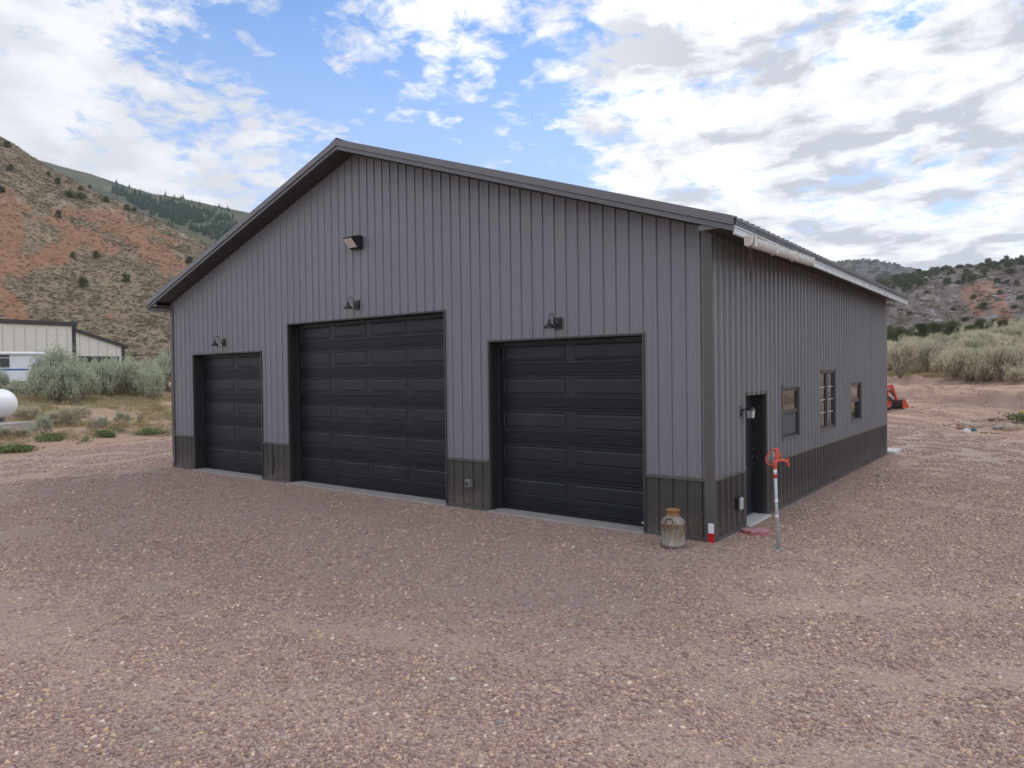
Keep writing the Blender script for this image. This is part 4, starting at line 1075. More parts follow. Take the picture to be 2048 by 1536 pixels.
obj('leaves', leafmesh('leaves', V, F, T), M['weed'], t, world=False)
mb = MB()
for k in range(3): mb.lathe([(0, 0), (.07, .02), (.08, .05), (.0, .06)], (.05+.12*k*(-1)**k, -.08, .30+.05*k), 10)
mb2 = MB(); 
for k in range(3): mb2.tube([(.03*k, 0, .02), (.05+.12*k*(-1)**k, -.08, .30+.05*k)], .008, 4)
obj('stalks', mb2, M['weed'], t, world=False); obj('blossoms', mb, M['petal'], t, world=False)

# junipers
def juniper_variant(i, tall=1.0):
    V, F, T = [], [], []; rr = random.Random(300+i); mb = MB()
    mb.tube([(0, 0, -.1), (.02, .01, .25), (.0, .03, .6)], [.06, .045, .02], 7, caps=False)
    for c in range(46):
        a = rr.uniform(0, 6.28); el = rr.random(); z = .14+.80*el; rad = .52*math.sqrt(max(0, 1-((el-.3)/.78)**2))*rr.uniform(.35, 1.0)
        ctr = np.array([rad*math.cos(a), rad*math.sin(a), z])
        mb.tube([(0, 0, z*.45), tuple(ctr)], [.016, .005], 4, caps=False)
        n = int(90*rr.uniform(.6, 1.3)); sig = .075*rr.uniform(.7, 1.25); b = ctr+NP.standard_normal((n, 3))*sig
        d = unit((b-np.array([0, 0, .4]))+NP.standard_normal((n, 3))*.3+np.array([0, 0, .15]))
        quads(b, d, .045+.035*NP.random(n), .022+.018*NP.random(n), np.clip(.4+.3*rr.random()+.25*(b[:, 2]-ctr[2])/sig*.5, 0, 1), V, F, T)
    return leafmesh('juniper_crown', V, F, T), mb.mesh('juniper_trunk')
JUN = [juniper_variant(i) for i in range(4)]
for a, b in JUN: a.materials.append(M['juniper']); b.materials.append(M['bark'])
def juniper(label, loc, h, w, var, group):
    t = thing('juniper_tree', label, 'tree', loc, R.uniform(0, 6.28), group); t.scale = (w, w, h)
    a, b = JUN[var % 4]; obj('crown', a, None, t, world=False); obj('trunk', b, None, t, world=False); return t
for i, (px, py, hp, wp, lab) in enumerate([(1790, 664, 30, 58, 'olive juniper nearest the garage beyond the sagebrush field'), (1838, 664, 27, 46, 'olive juniper second from the garage beyond the field'), (1869, 662, 26, 42, 'dark olive juniper in the middle of the row'), (1902, 661, 28, 38, 'fullest juniper at the right end of the close row'), (1942, 656, 15, 30, 'low juniper just past the gap in the row'), (1966, 657, 20, 34, 'dark green low juniper right of the gap'), (2007, 655, 20, 26, 'lone rightmost juniper on the valley edge')]):
    dep = 140+6*(i % 3); q = at(px, py, dep); k = dep/FPX
    juniper(lab, (q.x, q.y, min(q.z, Z(q.x, q.y, False)+1.5)-.8), hp*k+.8, wp*k*.95, i, 'junipers beyond the sagebrush field')

# trees and scrub standing on the hills: points looked up on the built hill surfaces
def hill_lookup(V, A, nu, nt):
    arr = np.array(A); pos = np.array(V); m = nt+1
    def find(px, py):
        col = np.argmin(np.abs(arr.reshape(nu+1, m, 4)[:, m//3, 0]-px)); seg = slice(col*m, (col+1)*m)
        vs = arr[seg]; ok = vs[:, 2] <= 1.0; dv = np.abs(vs[:, 1]-py); dv[~ok] = 1e9; j = int(np.argmin(dv))
        a = pos[seg][j]
        # refine sideways onto the wanted column
        p = Vector(a); w = p-C0; dd = w.dot(CF); return p, dd
    return find
fl = hill_lookup(HV, HA, HNU, HNT)
HJ = [(15, 296, 15, 18, 'high juniper near the skyline at the left edge'), (20, 340, 13, 14, 'round juniper above the pale outcrop'), (101, 352, 9, 9, 'tiny juniper on the upper brown slope'), (116, 366, 12, 15, 'juniper left of and above the paired junipers'), (161, 382, 10, 13, 'juniper just above the paired junipers'), (139, 394, 13, 23, 'left one of the two paired junipers on the red rim'), (165, 400, 14, 22, 'right one of the two paired junipers on the red rim'), (214, 404, 11, 15, 'juniper alone on the rim right of the pair'), (254, 420, 12, 16, 'juniper farther right along the red rim'), (268, 425, 9, 14, 'small juniper at the right end of the red rim'), (118, 436, 15, 15, 'juniper standing inside the red slope'), (2, 385, 14, 18, 'juniper at the left picture edge above the red soil'), (147, 514, 14, 13, 'left one of two junipers low on the red slope'), (193, 520, 15, 15, 'right one of two junipers low on the red slope'), (163, 574, 20, 21, 'light green juniper low on the sage slope'), (250, 566, 17, 18, 'brownish juniper low on the slope near the garage roof'), (378, 526, 14, 20, 'dark juniper close above the garage roof edge'), (182, 370, 7, 8, 'tiniest juniper on the slope below the skyline')]
for i, (px, py, hp, wp, lab) in enumerate(HJ):
    p, d = fl(px, py); k = d/FPX*.88; juniper(lab, (p.x, p.y, p.z-.3), hp*k*1.1+.3, wp*k*.95, i, 'junipers on the red hillside')
p = C0+ray(242, 656)*118; p.z = Z(p.x, p.y, False)
q, d = ghit(242, 657); juniper('big round olive juniper at the foot of the hill above the lean-to', (q.x, q.y, q.z-.3), 20*d/FPX+.3, 32*d/FPX*.95, 1, 'junipers on the red hillside')
print('hill foot juniper depth', d)
def clump(i):
    V, F, T = [], [], []; n = 46; b = NP.standard_normal((n, 3))*np.array([.30, .30, .14])+np.array([0, 0, .2]); b[:, 2] = np.abs(b[:, 2])
    quads(b, unit(NP.standard_normal((n, 3))*.7+np.array([0, 0, .8])), .30, .13, np.clip(.3+b[:, 2], 0, 1), V, F, T); return leafmesh(f'scrub_clump_{i}', V, F, T)
SCR = proto_coll('hill_scrub_clumps', [clump(i) for i in range(8)], M['scrub'])
P = []; Ro = []; S = []; I = []
m = HNT+1; A_ = np.array(HA); Vv = np.array(HV)
def hill_points(n, Vv, nu, nt, tmax, keep):
    out = []
    m = nt+1
    while len(out) < n:
        i = R.randrange(nu); j = int(R.random()*nt*tmax); a, b = R.random(), R.random()
        p = Vv[i*m+j]*(1-a)*(1-b)+Vv[(i+1)*m+j]*a*(1-b)+Vv[(i+1)*m+j+1]*a*b+Vv[i*m+j+1]*(1-a)*b
        q = Vector(p)-C0; d = q.dot(CF)
        if d < 10: continue
        u = 1024+FPX*q.dot(CR)/d; v = 768-FPX*q.dot(CU)/d
        if keep(u, v, d): out.append((p, u, v, d))
    return out
def kh(u, v, d):
    if not (-40 < u < 560): return False
    r = redl(u, v, 0, 0); c = fbm(u*.04, v*.06, 8.8, 3)
    return R.random() < (1-.80*min(1, r*1.4))*(.65+.6*c)
for p, u, v, d in hill_points(17000, Vv, HNU, HNT, .67, kh):
    k = R.uniform(.3, .8)*(.8 if d < 200 else 1.0); P.append(p); Ro.append((0, 0, R.random()*6.28)); S.append((k*1.15, k*1.15, k*.9)); I.append(R.randrange(8))
n = 0
while n < 5500:       # the sage flat below the hill
    dep = 62+75*R.random(); q = C0+ray(R.uniform(-60, 470), 700)*dep; n += 1
    if left_s(q.x, q.y) < 33: continue
    k = R.uniform(.4, 1.0); P.append((q.x, q.y, Z(q.x, q.y, False)-.03)); Ro.append((0, 0, R.random()*6.28)); S.append((k, k, k)); I.append(R.randrange(8))
tag(scatter('hill_scrub', P, Ro, S, I, SCR), 'low scrub speckling the red and brown hillside', 'scrub', kind='stuff')
# rocky hill scrub, boulders and ridge trees
def kr(u, v, d): return 1500 < u < 2120 and R.random() < .5+.6*fbm(u*.05, v*.05, 1.1, 3)
P = []; Ro = []; S = []; I = []
for p, u, v, d in hill_points(3000, np.array(RV), RNU, RNT, .67, kr):
    k = R.uniform(1.0, 2.3); P.append(p); Ro.append((0, 0, R.random()*6.28)); S.append((k, k, k*.8)); I.append(R.randrange(8))
tag(scatter('rocky_hill_scrub', P, Ro, S, I, SCR), 'low scrub speckling the grey rocky hill at right', 'scrub', kind='stuff')
BO = proto_coll('boulders', [rock_mesh('boulder', 40+i, 2) for i in range(5)], M['rockgrey'])
P = []; Ro = []; S = []; I = []
def kb(u, v, d): return 1700 < u < 2120 and v > 548 and R.random() < sstep(-.1, .5, fbm(u*.03, v*.06, 5.1, 3))
for p, u, v, d in hill_points(170, np.array(RV), RNU, RNT, .67, kb):
    k = R.uniform(.5, 1.5); P.append(p); Ro.append((R.random(), R.random(), R.random()*6.28)); S.append((k*1.3, k, k*.7)); I.append(R.randrange(5))
tag(scatter('boulders', P, Ro, S, I, BO), 'pale boulders strewn over the grey rocky hill', 'boulders', kind='stuff')
fr_ = hill_lookup(RV, RA, RNU, RNT)
k0 = 0
for (px, py, hp, wp) in [(1866, 546, 13, 15), (1879, 542, 10, 12), (1886, 541, 9, 14), (1915, 537, 8, 12), (1938, 534, 8, 10), (1944, 535, 7, 10), (1976, 532, 16, 14), (1990, 530, 9, 12), (2003, 528, 10, 14), (2014, 526, 15, 12), (2032, 524, 8, 12), (2044, 521, 8, 12), (1964, 532, 8, 10), (1925, 537, 7, 9)]:
    p, d = fr_(px, py); k = d/FPX; juniper('dark juniper on the skyline of the rocky hill', (p.x, p.y, p.z-.5), hp*k, wp*k, k0, 'junipers on the skyline of the rocky hill'); k0 += 1
for (px, py, hp, wp) in [(1815, 585, 16, 18), (1835, 566, 14, 16), (1855, 588, 9, 12), (1965, 618, 14, 18), (1948, 600, 10, 12), (1820, 630, 9, 12), (1990, 640, 8, 14), (2000, 585, 9, 14), (2030, 612, 9, 12), (1905, 620, 7, 12), (1775, 615, 8, 10), (1800, 625, 7, 10), (1930, 640, 8, 14), (2040, 600, 10, 14), (1880, 560, 8, 12), (1915, 570, 10, 12), (1950, 560, 12, 16), (1985, 552, 10, 14), (2025, 550, 12, 16), (2010, 565, 8, 14)]:
    p, d = fr_(px, py); k = d/FPX; juniper('dark juniper dotted on the face of the rocky hill', (p.x, p.y, p.z-.4), hp*k, wp*k, k0, 'junipers on the face of the rocky hill'); k0 += 1
JC = proto_coll('juniper_protos', [a.copy() for a, _ in JUN], M['juniper'])
P = []; Ro = []; S = []; I = []
def kw(u, v, d): return 1600 < u < 2110 and v < 575-.0*u+max(0, (1800-u))*.25 and v > lerpk([(r[0], r[1]) for r in RIDR], u)+2 and R.random() < (1.0 if u < 1850 else .25)
for p, u, v, d in hill_points(200, np.array(RV), RNU, RNT, .67, kw):
    k = R.uniform(2.5, 5); P.append(p); Ro.append((0, 0, R.random()*6.28)); S.append((k*.9, k*.9, k)); I.append(R.randrange(4))
tag(scatter('juniper_wood', P, Ro, S, I, JC), 'dark juniper wood on the shoulder of the rocky hill', 'wood', kind='stuff')
P = []; Ro = []; S = []; I = []
for p, u, v, d in hill_points(900, np.array(FV), FNU, FNT, .67, lambda u, v, d: 1640 < u < 1900 and R.random() < .4+fbm(u*.05, v*.08, 2.2, 3)):
    k = R.uniform(2.5, 7); P.append(p); Ro.append((0, 0, R.random()*6.28)); S.append((k*1.3, k*1.3, k*.8)); I.append(R.randrange(4))
tag(scatter('far_hill_scrub', P, Ro, S, I, JC), 'dark scrub dotted over the far brown hill above the eave', 'scrub', kind='stuff')
# conifer wood on the far ridge
def conifer(i):
    V, F, T = [], [], []; rr = random.Random(500+i)
    for L in range(13):
        z = .08+.9*L/13; r = .17*(1-L/13.5)*rr.uniform(.85, 1.15); n = int(16-9*L/13)+3
        a = NP.random(n)*6.28; b = np.stack([np.zeros(n), np.zeros(n), np.full(n, z)+.03*NP.standard_normal(n)], 1)
        d = unit(np.stack([np.cos(a), np.sin(a), -.25+.2*NP.standard_normal(n)], 1)); quads(b, d, r*1.25, r*.62, .3+.5*NP.random(n), V, F, T)
    n = 4; quads(np.tile([0, 0, .86], (n, 1)).astype(float), np.tile([0, 0, 1.], (n, 1)), .16, .03, .6, V, F, T)
    quads(np.zeros((3, 3)), np.tile([0, 0, 1.], (3, 1)), .5, .04, .1, V, F, T); return leafmesh(f'conifer_{i}', V, F, T)
CN = proto_coll('conifers', [conifer(i) for i in range(5)], M['conifer'])
P = []; Ro = []; S = []; I = []
def kc(u, v, d):
    if not (225 < u < 640): return False
    top = lerpk([(225, 376), (260, 384), (300, 396), (360, 410), (420, 424), (520, 448), (640, 480)], u); bot = lerpk([(225, 386), (260, 405), (300, 428), (360, 450), (420, 478), (640, 600)], u)
    if not top < v < bot: return R.random() < .03
    if math.hypot((u-398)/30, (v-452)/6) < 1: return False
    return R.random() < (.75+.5*fbm(u*.03, v*.05, 4, 3)) if u < 380 or v > 455 else R.random() < .35
for p, u, v, d in hill_points(1900, np.array(CV), CNU, CNT, .67, kc):
    k = R.uniform(8, 14.5); P.append(p-np.array([0, 0, 1.])); Ro.append((0, 0, R.random()*6.28)); S.append((k*1.1, k*1.1, k)); I.append(R.randrange(5))
tag(scatter('conifer_wood', P, Ro, S, I, CN), 'blue-green conifer wood on the far ridge behind the red hill', 'wood', kind='stuff')

# ------------------------------------------------------------------ cream shed with lean-to, trailer, tank, fences
P1 = at(148, 700, 72); bx = P1.x
def plane_pt(px, py):
    d = ray(px, py); t_ = (bx-CX)/d.x; return C0+d*t_
ea = plane_pt(147, 652); le0 = plane_pt(149, 656); le1 = plane_pt(250, 689)
y0, y1, y2 = ea.y-34, plane_pt(147, 700).y, plane_pt(247, 700).y
zb = Z(bx, y1, False)-.3; ztop = ea.z
t = thing('cream_barn', 'cream metal barn with dark trim and a lean-to behind the sagebrush', 'barn', (bx, y1, zb))
mb = MB(); mb.box(bx-14, bx, y0, y1, zb, ztop-.02); obj('wall', mb, M['barn'], t)
mb = MB(); y = y1-.55
while y > y0: mb.box(bx+.001, bx+.03, y-.035, y+.035, zb, ztop-.3); y -= .92
obj('wall_laps', mb, M['barnrib'], t)
mb = MB(); mb.prism([(y0-.4, ztop), (y1+.35, ztop), (y1+.35, ztop+.38), (y0-.4, ztop+.38)], bx-14.4, bx+.25, lambda p, q, a: Vector((a, p, q))); obj('roof', mb, M['darktrim'], t)
mb = MB(); mb.box(bx-.12, bx+.05, y1-.12, y1+.22, zb, ztop); obj('corner_trim', mb, M['darktrim'], t)
zl0, zl1 = le0.z, le1.z
dz = (plane_pt(160, 712).z)
dy0, dy1 = plane_pt(157, 712).y, plane_pt(239, 712).y
za = lambda y: zl0+(zl1-zl0)*(y-y1)/(y2-y1)
mb = MB()
for (ya, yb, zlo) in ((y1+.22, dy0, zb), (dy0, dy1, dz), (dy1, y2, zb)):
    mb.loft([[(bx-6, ya, zlo), (bx-.03, ya, zlo), (bx-.03, ya, za(ya)-.3), (bx-6, ya, za(ya)-.3)], [(bx-6, yb, zlo), (bx-.03, yb, zlo), (bx-.03, yb, za(yb)-.3), (bx-6, yb, za(yb)-.3)]], True, True, sm=False)
obj('lean_to_wall', mb, M['barn'], t)
mb = MB(); y = y1+.6
while y < y2-.1: mb.box(bx-.029, bx-.005, y-.03, y+.03, dz if dy0 < y < dy1 else zb, za(y)-.3); y += .88
obj('wall_laps', mb, M['barnrib'], t)
mb = MB(); mb.loft([[(bx-6.3, ya, za(ya)-.32), (bx+.25, ya, za(ya)-.32), (bx+.25, ya, za(ya)), (bx-6.3, ya, za(ya))] for ya in (y1+.1, y2+.35)], True, True, sm=False); obj('lean_to_roof', mb, M['darktrim'], t)
mb = MB(); mb.box(bx-.1, bx+.03, y2-.22, y2+.1, zb, zl1-.25); obj('corner_trim', mb, M['darktrim'], t)
mb = MB(); n = 9
for k in range(n): mb.box(bx-.16, bx-.06-.02*(k % 2), dy0+.02, dy1-.02, zb+(dz-zb)*k/n, zb+(dz-zb)*(k+1)/n-.001)
obj('roller_door', mb, M['darktrim'], t)
# trailer
tx = at(93, 735, 46); 
ux = Vector((0.30, .954, 0)).normalized(); nx = Vector((ux.y, -ux.x, 0))
def tp(px, py):
    d = ray(px, py); k = (tx-C0).dot(nx)/d.dot(nx); return C0+d*k
tt = tp(93, 704).z; L_ = 8.5
zt0 = Z(tx.x, tx.y, False)
t = thing('travel_trailer', 'white travel trailer with a blue stripe and dark window at the left edge', 'trailer', (tx.x, tx.y, zt0), math.atan2(ux.y, ux.x))
Hh = tt-zt0
mb = MB(); rp = []
for q in range(7): a = PI/2*q/6; rp.append((-.35+.35*math.sin(a), Hh-.35+.35*math.cos(a)))
poly = [(-L_, .45), (-L_, Hh)]+rp+[(0, .45)]
mb.prism(poly, 0, 2.4, lambda p, q, a: Vector((p, a, q))); obj('body', mb, M['rv'], t, .05, world=False)
sx = lambda px, py: (tp(px, py)-tx).dot(ux)
wz0, wz1 = tp(10, 735).z-zt0, tp(10, 710).z-zt0
mb = MB(); wa, wb = sx(19, 722)-1.15, sx(19, 722)
mb.box(wa-.04, wb+.04, -.03, .0, wz0-.04, wz1+.04); wn = obj('window', mb, M['white'], t, .02, world=False)
mb = MB(); mb.box(wa, wb, -.045, -.031, wz0, wz1); obj('pane', mb, M['darkglass'], wn, .012, world=False)
mb = MB(); mb.box(wa, wb, -.052, -.046, wz0+(wz1-wz0)*.75, wz0+(wz1-wz0)*.79); mb.box((wa+wb)/2-.0, (wa+wb)/2+.03, -.0525, -.0465, wz0, wz1); obj('window_bars', mb, M['white'], wn, world=False)
zs_ = tp(40, 739).z-zt0
mb = MB(); mb.box(-L_+.1, sx(56, 739), -.012, .0, zs_-.055, zs_+.045); obj('stripe', mb, M['blue'], t, world=False)
mb = MB(); mb.tube([(-L_+.3, -.10, Hh-.10), (-.25, -.10, Hh-.10), (-.05, -.10, Hh-.13)], [.10, .10, .06], 10); obj('awning_roll', mb, M['white'], t, world=False)
for k in (-4.6, -5.5):
    mb = MB(); Mx = Matrix.Rotation(PI/2, 3, 'X'); mb.lathe([(.18, 0), (.34, .02), (.36, .12), (.34, .2), (.18, .22)], (k, .24, .36), 20, Mx); w_ = obj('wheel', mb, M['tyre'], t, world=False)
# tank on its slab
p, d = ghit(68, 864); k = d/FPX
pc, _ = ghit(68, 860); rad = 31*k*.98
front, _ = ghit(0, 872)
ax = Vector((-RH.x, -RH.y, 0)).normalized(); back = Vector((FH.x, FH.y, 0))
# slab axes: its long side runs across the view, its short right side recedes
sl_z = (C0+ray(68, 843)*d).z
o0 = Vector((p.x, p.y, 0)); lx = (Vector((front.x, front.y, 0))-o0).normalized(); ly = Vector((-lx.y, lx.x, 0)); ly = ly if ly.dot(back) > 0 else -ly
mb = MB()
def slab(a, b, z): q = o0+lx*a+ly*b; return Vector((q.x, q.y, z))
mb.loft([[slab(0, 0, z), slab(5.2, 0, z), slab(5.2, 1.5, z), slab(0, 1.5, z)] for z in (p.z-.3, sl_z)], True, True, sm=False)
tag(obj('concrete_slab', mb, M['concrete'], None, .02), 'grey concrete slab under the white tank', 'slab')
ec_ = C0+ray(24, 808)*(d+.75); 
zc_ = sl_z+rad+.10
t = thing('propane_tank', 'white rounded propane tank on a concrete slab at the left edge', 'tank', (ec_.x, ec_.y, sl_z), math.atan2(lx.y, lx.x))
mb = MB(); pf = []
for q in range(11): a = PI/2*q/10; pf.append((rad*math.sin(a), .92*rad*(1-math.cos(a))))
Lt = 3.0; pf2 = pf+[(r_, Lt-z_) for r_, z_ in pf[::-1]]
mb.lathe(pf2, (0, 0, rad+.10), 40, Matrix.Rotation(PI/2, 3, 'Y')); obj('shell', mb, M['white'], t, world=False)
for a in (.7, 2.3):
    mb = MB(); mb.box(a-.06, a+.06, -.3, .3, 0, .22); obj('leg', mb, M['grey'], t, .01, world=False)
mb = MB(); mb.lathe([(.16, 0), (.16, .16), (.12, .22), (0, .24)], (1.5, 0, 2*rad+.08), 18); obj('valve_dome', mb, M['white'], t, world=False)
# pipe rails
def pipe_fence(label, pts, rails, post_h, r_=.035):
    p0 = pts[0]; t = thing('pipe_fence', label, 'fence', p0)
    for p in pts:
        mb = MB(); mb.tube([p-Vector((0, 0, .4)), p+Vector((0, 0, post_h))], r_, 8); obj('post', mb, M['pipe'], t)
    for z in rails:
        mb = MB(); mb.tube([p+Vector((0, 0, z)) for p in pts], r_*.9, 8); obj('rail', mb, M['pipe'], t)
    return t
def gpt(px, dep): q = C0+ray(px, 750)*dep; return Vector((q.x, q.y, Z(q.x, q.y, False)))
A = [gpt(u, dd) for u, dd in ((-120, 42), (-10, 43), (90, 44), (190, 45), (285, 46), (380, 47))]
hh = [ (C0+ray(u, v)*dd).z for u, v, dd in ((-120, 772, 42), (-10, 767, 43), (90, 762, 44), (190, 757, 45), (285, 752, 46), (380, 747, 47))]
t = thing('pipe_fence', 'rusty pipe fence running behind the big sagebrush', 'fence', A[0])
mb = MB(); mb.tube([Vector((a.x, a.y, h_)) for a, h_ in zip(A, hh)], .05, 8); obj('rail', mb, M['pipe'], t)
for a, h_ in zip(A, hh):
    mb = MB(); mb.tube([Vector((a.x, a.y, a.z-.4)), Vector((a.x, a.y, h_))], .045, 8); obj('post', mb, M['pipe'], t)
t = thing('pipe_fence', 'rusty pipe corral rail with posts between barn and garage', 'fence', gpt(270, 82))
us_ = ((262, 712), (270, 711), (328, 707), (352, 705), (420, 700))
mb = MB(); mb.tube([C0+ray(u, v)*82 for u, v in us_], .06, 8); obj('rail', mb, M['pipe'], t)
for u, v in ((270, 702), (328, 699), (384, 695)):
    q = C0+ray(u, v)*82; mb = MB(); mb.tube([Vector((q.x, q.y, Z(q.x, q.y, False)-.4)), q], .06, 8); obj('post', mb, M['pipe'], t)

# ------------------------------------------------------------------ tractor with loader
p, d = ghit(1806, 818); k = d/FPX
print('tractor depth', d)
hd = (Vector((RH.x, RH.y, 0))*.86+Vector((FH.x, FH.y, 0))*.51).normalized()       # heading right and away
ry = math.atan2(hd.y, hd.x)
# local axes: +X heading, -Y towards the camera side
bx_, by_ = .0, 0.0
t = thing('loader_tractor', 'orange-red tractor with front loader and grey bucket behind the garage corner', 'tractor', (p.x, p.y, p.z), ry)
off = Vector((0, .80, 0))     # bucket near end sits at the ground point
def T_(q): return (q[0], q[1]+.80, q[2])
mb = MB(); sec = [(.0, .02), (.62, .0), (.62, .03), (.10, .06), (.04, .16), (.05, .40), (.14, .53), (.12, .57), (-.02, .50), (-.06, .36), (-.05, .14)]
mb.prism(sec, -.78, .78, lambda a, b, c: Vector(T_((a, c, b)))); bu = obj('bucket', mb, M['bucket'], t, world=False)
for s_ in (-.80, .785):
    mb = MB(); mb.prism([(-.02, .05), (.66, 0), (.60, .10), (.18, .56), (.0, .5)], s_, s_+.02, lambda a, b, c: Vector(T_((a, c, b)))); obj('side_plate', mb, M['tractor'], bu, world=False)
for s_ in (-.48, .48):
    mb = MB(); arm = [(-.10, .42), (.02, .50), (-.42, 1.32), (-.62, 1.36), (-1.95, 1.22), (-1.95, 1.08), (-.70, 1.16), (-.52, 1.10)]
    mb.prism(arm, s_-.04, s_+.04, lambda a, b, c: Vector(T_((a, c, b)))); am = obj('loader_arm', mb, M['tractor'], t, .01, world=False)
    mb = MB(); mb.tube([T_((-.75, s_, 1.10)), T_((-.12, s_, .56))], .03, 8); mb.tube([T_((-.7, s_, 1.06)), T_((-.35, s_, .72))], .045, 8); obj('hydraulic_ram', mb, M['bucket'], am, world=False)
    mb = MB(); mb.box(-1.55, -1.40, s_-.05+.80, s_+.05+.80, .45, 1.2); mb.box(-.95, -.86, s_-.035+.8, s_+.035+.8, .52, 1.12); obj('loader_post', mb, M['tractor'], t, world=False)
mb = MB(); mb.tube([T_((-.35, -.48, .95)), T_((-.35, .48, .95))], .05, 8); obj('cross_tube', mb, M['tractor'], t, world=False)
mb = MB(); mb.box(-2.45, -.82, .80-.26, .80+.26, .62, 1.14); obj('hood', mb, M['tractor'], t, .06, world=False)
mb = MB(); mb.box(-.82, -.79, .80-.2, .80+.2, .68, 1.06); obj('grille', mb, M['black'], t, .01, world=False)
mb = MB(); mb.box(-3.4, -.9, .80-.2, .80+.2, .38, .62); obj('chassis', mb, M['bucket'], t, world=False)
def wheel(x, y, r_, w):
    Mx = Matrix.Rotation(PI/2, 3, 'X')
    mb = MB(); mb.lathe([(r_*.62, -w*.42), (r_*.9, -w*.5), (r_, -w*.36), (r_, w*.36), (r_*.9, w*.5), (r_*.62, w*.42)], (x, y+.80, r_-.02), 28, Mx)
    nl = 18
    for i in range(nl):
        a = 2*PI*i/nl; Ml = Matrix.Translation((x, y+.80, r_-.02)) @ Matrix.Rotation(a, 4, 'Y')
        mb.box(-.03, .03, -w*.46, w*.46, r_*.97, r_*1.05, Ml)
    ty = obj('wheel', mb, M['tyre'], t, world=False)
    mb = MB(); sg = 1 if y > 0 else -1
    mb.lathe([(r_*.63, w*.40), (r_*.55, w*.42), (r_*.50, w*.2), (r_*.22, w*.12), (r_*.18, w*.22), (0, w*.22)], (x, y+.80, r_-.02), 24, Matrix.Rotation(-PI/2*sg, 3, 'X')); obj('rim', mb, M['tractor'], ty, world=False)
for s_ in (-.58, .58): wheel(-1.10, s_, .36, .24)
for s_ in (-.66, .66): wheel(-2.75, s_, .62, .36)
mb = MB()
for s_ in (-.62, .62): mb.prism([(-3.35, 1.05), (-3.0, 1.32), (-2.45, 1.32), (-2.2, 1.05), (-2.3, 1.05), (-2.5, 1.26), (-2.98, 1.26), (-3.25, 1.05)], s_-.2, s_+.2, lambda a, b, c: Vector((a, c+.8, b)))
obj('fenders', mb, M['tractor'], t, world=False)
mb = MB(); mb.box(-3.1, -2.65, .8-.24, .8+.24, .88, .98); mb.box(-3.15, -3.05, .8-.24, .8+.24, .98, 1.35); obj('seat', mb, M['black'], t, .03, world=False)
mb = MB(); mb.tube([(-3.3, .8-.5, .7), (-3.35, .8-.5, 2.15), (-3.35, .8+.5, 2.15), (-3.3, .8+.5, .7)], .035, 8); obj('roll_bar', mb, M['black'], t, world=False)
mb = MB(); mb.tube([(-2.3, .8, 1.1), (-2.45, .8, 1.35)], .02, 6); mb.tube([(-2.45+.17*math.cos(a)*.35, .8+.19*math.sin(a), 1.36+.17*math.cos(a)*.9) for a in [2*PI*i/16 for i in range(17)]], .015, 6, caps=False); obj('steering_wheel', mb, M['black'], t, world=False)

# ------------------------------------------------------------------ haze
mb = MB(); mb.box(CX-4600, CX+4600, CY-4600, CY+4600, -40, 900)
hm = bpy.data.materials.new('haze'); hm.use_nodes = True; hn = hm.node_tree.nodes; hn.remove(hn['Principled BSDF'])
pv = hn.new('ShaderNodeVolumePrincipled'); pv.inputs['Color'].default_value = (.88, .93, 1, 1); pv.inputs['Density'].default_value = .00011; pv.inputs['Anisotropy'].default_value = .25
hm.node_tree.links.new(pv.outputs[0], hn['Material Output'].inputs['Volume'])
hz_ = obj('haze', mb, hm); tag(hz_, 'thin blue haze fading the far hills', 'haze', kind='stuff')
# ------------------------------------------------------------------ sky, sun
SUN = Vector((-.04, .66, .76)).normalized()
el = math.asin(SUN.z); az = math.atan2(SUN.x, SUN.y)
w = bpy.data.worlds.new('World'); sc.world = w; w.use_nodes = True
m = Mat.__new__(Mat); m.t = w.node_tree; m.N = m.t.nodes; m.L = m.t.links
bg = m.N['Background']
sky = m.N.new('ShaderNodeTexSky'); sky.sky_type = 'NISHITA'; sky.sun_disc = False; sky.sun_elevation = el; sky.sun_rotation = az
sky.air_density = 1.0; sky.dust_density = .6; sky.ozone_density = 1.5; sky.altitude = 1800
tc = m.N.new('ShaderNodeTexCoord').outputs['Generated']
nrm = m.N.new('ShaderNodeVectorMath'); nrm.operation = 'NORMALIZE'; m.lk(tc, nrm.inputs[0]); dirv = nrm.outputs[0]
sp = m.N.new('ShaderNodeSeparateXYZ'); m.lk(dirv, sp.inputs[0])
zc = m.math('ADD', m.math('MAXIMUM', sp.outputs[2], 0.0), .16)
cb = m.N.new('ShaderNodeCombineXYZ'); m.lk(m.math('DIVIDE', sp.outputs[0], zc), cb.inputs[0]); m.lk(m.math('DIVIDE', sp.outputs[1], zc), cb.inputs[1])
pl = cb.outputs[0]
def blob(px, py, inner, outer):
    d = ray(px, py).normalized(); x = m.N.new('ShaderNodeVectorMath'); x.operation = 'DOT_PRODUCT'; m.lk(dirv, x.inputs[0]); x.inputs[1].default_value = d
    mr = m.N.new('ShaderNodeMapRange'); mr.interpolation_type = 'SMOOTHSTEP'
    mr.inputs['From Min'].default_value = math.cos(math.radians(outer)); mr.inputs['From Max'].default_value = math.cos(math.radians(inner)); m.lk(x.outputs['Value'], mr.inputs['Value']); return mr.outputs[0]
def wn(scale, detail, rough, off, dist=0.0):
    mp = m.N.new('ShaderNodeMapping'); mp.inputs['Location'].default_value = off; m.lk(pl, mp.inputs['Vector'])
    x = m.N.new('ShaderNodeTexNoise'); x.inputs['Scale'].default_value = scale; x.inputs['Detail'].default_value = detail; x.inputs['Roughness'].default_value = rough; x.inputs['Distortion'].default_value = dist
    m.lk(mp.outputs[0], x.inputs['Vector']); return x.outputs['Fac']
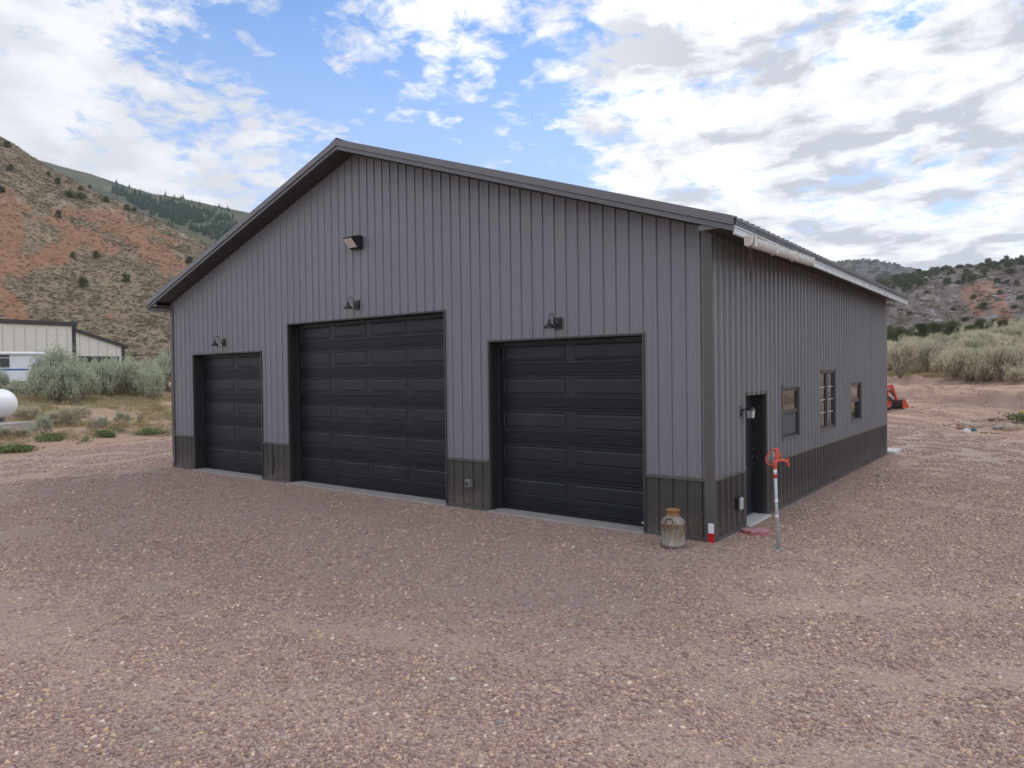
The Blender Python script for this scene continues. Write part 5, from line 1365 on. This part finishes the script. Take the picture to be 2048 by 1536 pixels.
big = wn(2.6, 9, .60, (3.1, 1.7, 0), .35); fine = wn(11, 8, .62, (8, 2, 0), .3)
cov = m.math('ADD', m.math('MULTIPLY', big, .72), m.math('MULTIPLY', fine, .58))
gap = m.math('MAXIMUM', blob(720, 260, 5, 15), m.math('MAXIMUM', blob(950, 230, 3, 11), blob(1020, 360, 1, 11)))
gap = m.math('MAXIMUM', gap, blob(500, 200, 1, 9))
cov = m.math('ADD', cov, m.math('MULTIPLY', gap, -.11))
cov = m.math('ADD', cov, m.math('MULTIPLY', m.math('MAXIMUM', m.math('MAXIMUM', blob(1750, 250, 8, 30), blob(60, 200, 5, 20)), m.math('MAXIMUM', blob(880, -60, 2, 12), blob(420, 400, 1, 9))), .10))
mask = m.ramp(cov, [(.59, 0), (.71, 1)])
shade = wn(3.6, 6, .58, (1.2, 6.4, 0), .2)
right = blob(1750, 200, 6, 32)
dark = m.math('MULTIPLY', m.ramp(shade, [(.385, 0), (.57, 1)]), m.math('ADD', m.math('MULTIPLY', right, .6), .4))
cloud = m.mix(dark, (.56, .565, .58), (.245, .262, .30))
glow = blob(1500, 330, 2, 38)
cloud = m.mix(m.math('MULTIPLY', glow, m.math('SUBTRACT', 1., m.math('MULTIPLY', dark, .8))), cloud, (.72, .72, .73))
skyc = m.N.new('ShaderNodeVectorMath'); skyc.operation = 'SCALE'; m.lk(sky.outputs[0], skyc.inputs[0]); skyc.operation = 'MULTIPLY'; skyc.inputs[1].default_value = (.43, .71, .95)
SS = .11
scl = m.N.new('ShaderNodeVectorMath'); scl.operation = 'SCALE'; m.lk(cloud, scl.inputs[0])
# added fill: cloud out of view behind the camera brightened to light the front
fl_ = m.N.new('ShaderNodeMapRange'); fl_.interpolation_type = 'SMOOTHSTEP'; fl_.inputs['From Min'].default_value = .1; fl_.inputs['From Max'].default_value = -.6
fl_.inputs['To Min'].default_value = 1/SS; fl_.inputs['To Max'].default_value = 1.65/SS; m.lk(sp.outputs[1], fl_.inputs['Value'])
rl_ = m.N.new('ShaderNodeMapRange'); rl_.interpolation_type = 'SMOOTHSTEP'; rl_.inputs['From Min'].default_value = .25; rl_.inputs['From Max'].default_value = .8  # added fill: cloud out of view to the right brightened for the side wall
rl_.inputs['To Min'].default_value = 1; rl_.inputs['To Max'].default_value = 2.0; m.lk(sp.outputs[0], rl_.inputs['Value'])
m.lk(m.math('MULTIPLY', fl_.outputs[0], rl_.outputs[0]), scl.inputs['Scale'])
hz = m.mix(m.ramp(sp.outputs[2], [(0.02, .7), (.45, .06)]), skyc.outputs[0], (.48/SS, .53/SS, .60/SS))
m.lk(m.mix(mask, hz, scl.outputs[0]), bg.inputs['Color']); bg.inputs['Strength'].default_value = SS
sl = bpy.data.lights.new('sun', 'SUN'); sl.energy = .72; sl.angle = math.radians(19); sl.color = (1, .955, .89)
so_ = bpy.data.objects.new('sun', sl); COL.objects.link(so_); so_.rotation_euler = (-SUN).to_track_quat('-Z', 'Y').to_euler(); so_.location = (0, 0, 60)
sc.view_settings.view_transform = 'Standard'; sc.view_settings.look = 'None'; sc.view_settings.exposure = .95; sc.view_settings.gamma = 1
sc.render.engine = 'CYCLES'; sc.cycles.max_bounces = 6; sc.cycles.transmission_bounces = 6; sc.cycles.use_denoising = True; sc.cycles.caustics_reflective = False; sc.cycles.caustics_refractive = False; sc.cycles.sample_clamp_indirect = 2.5
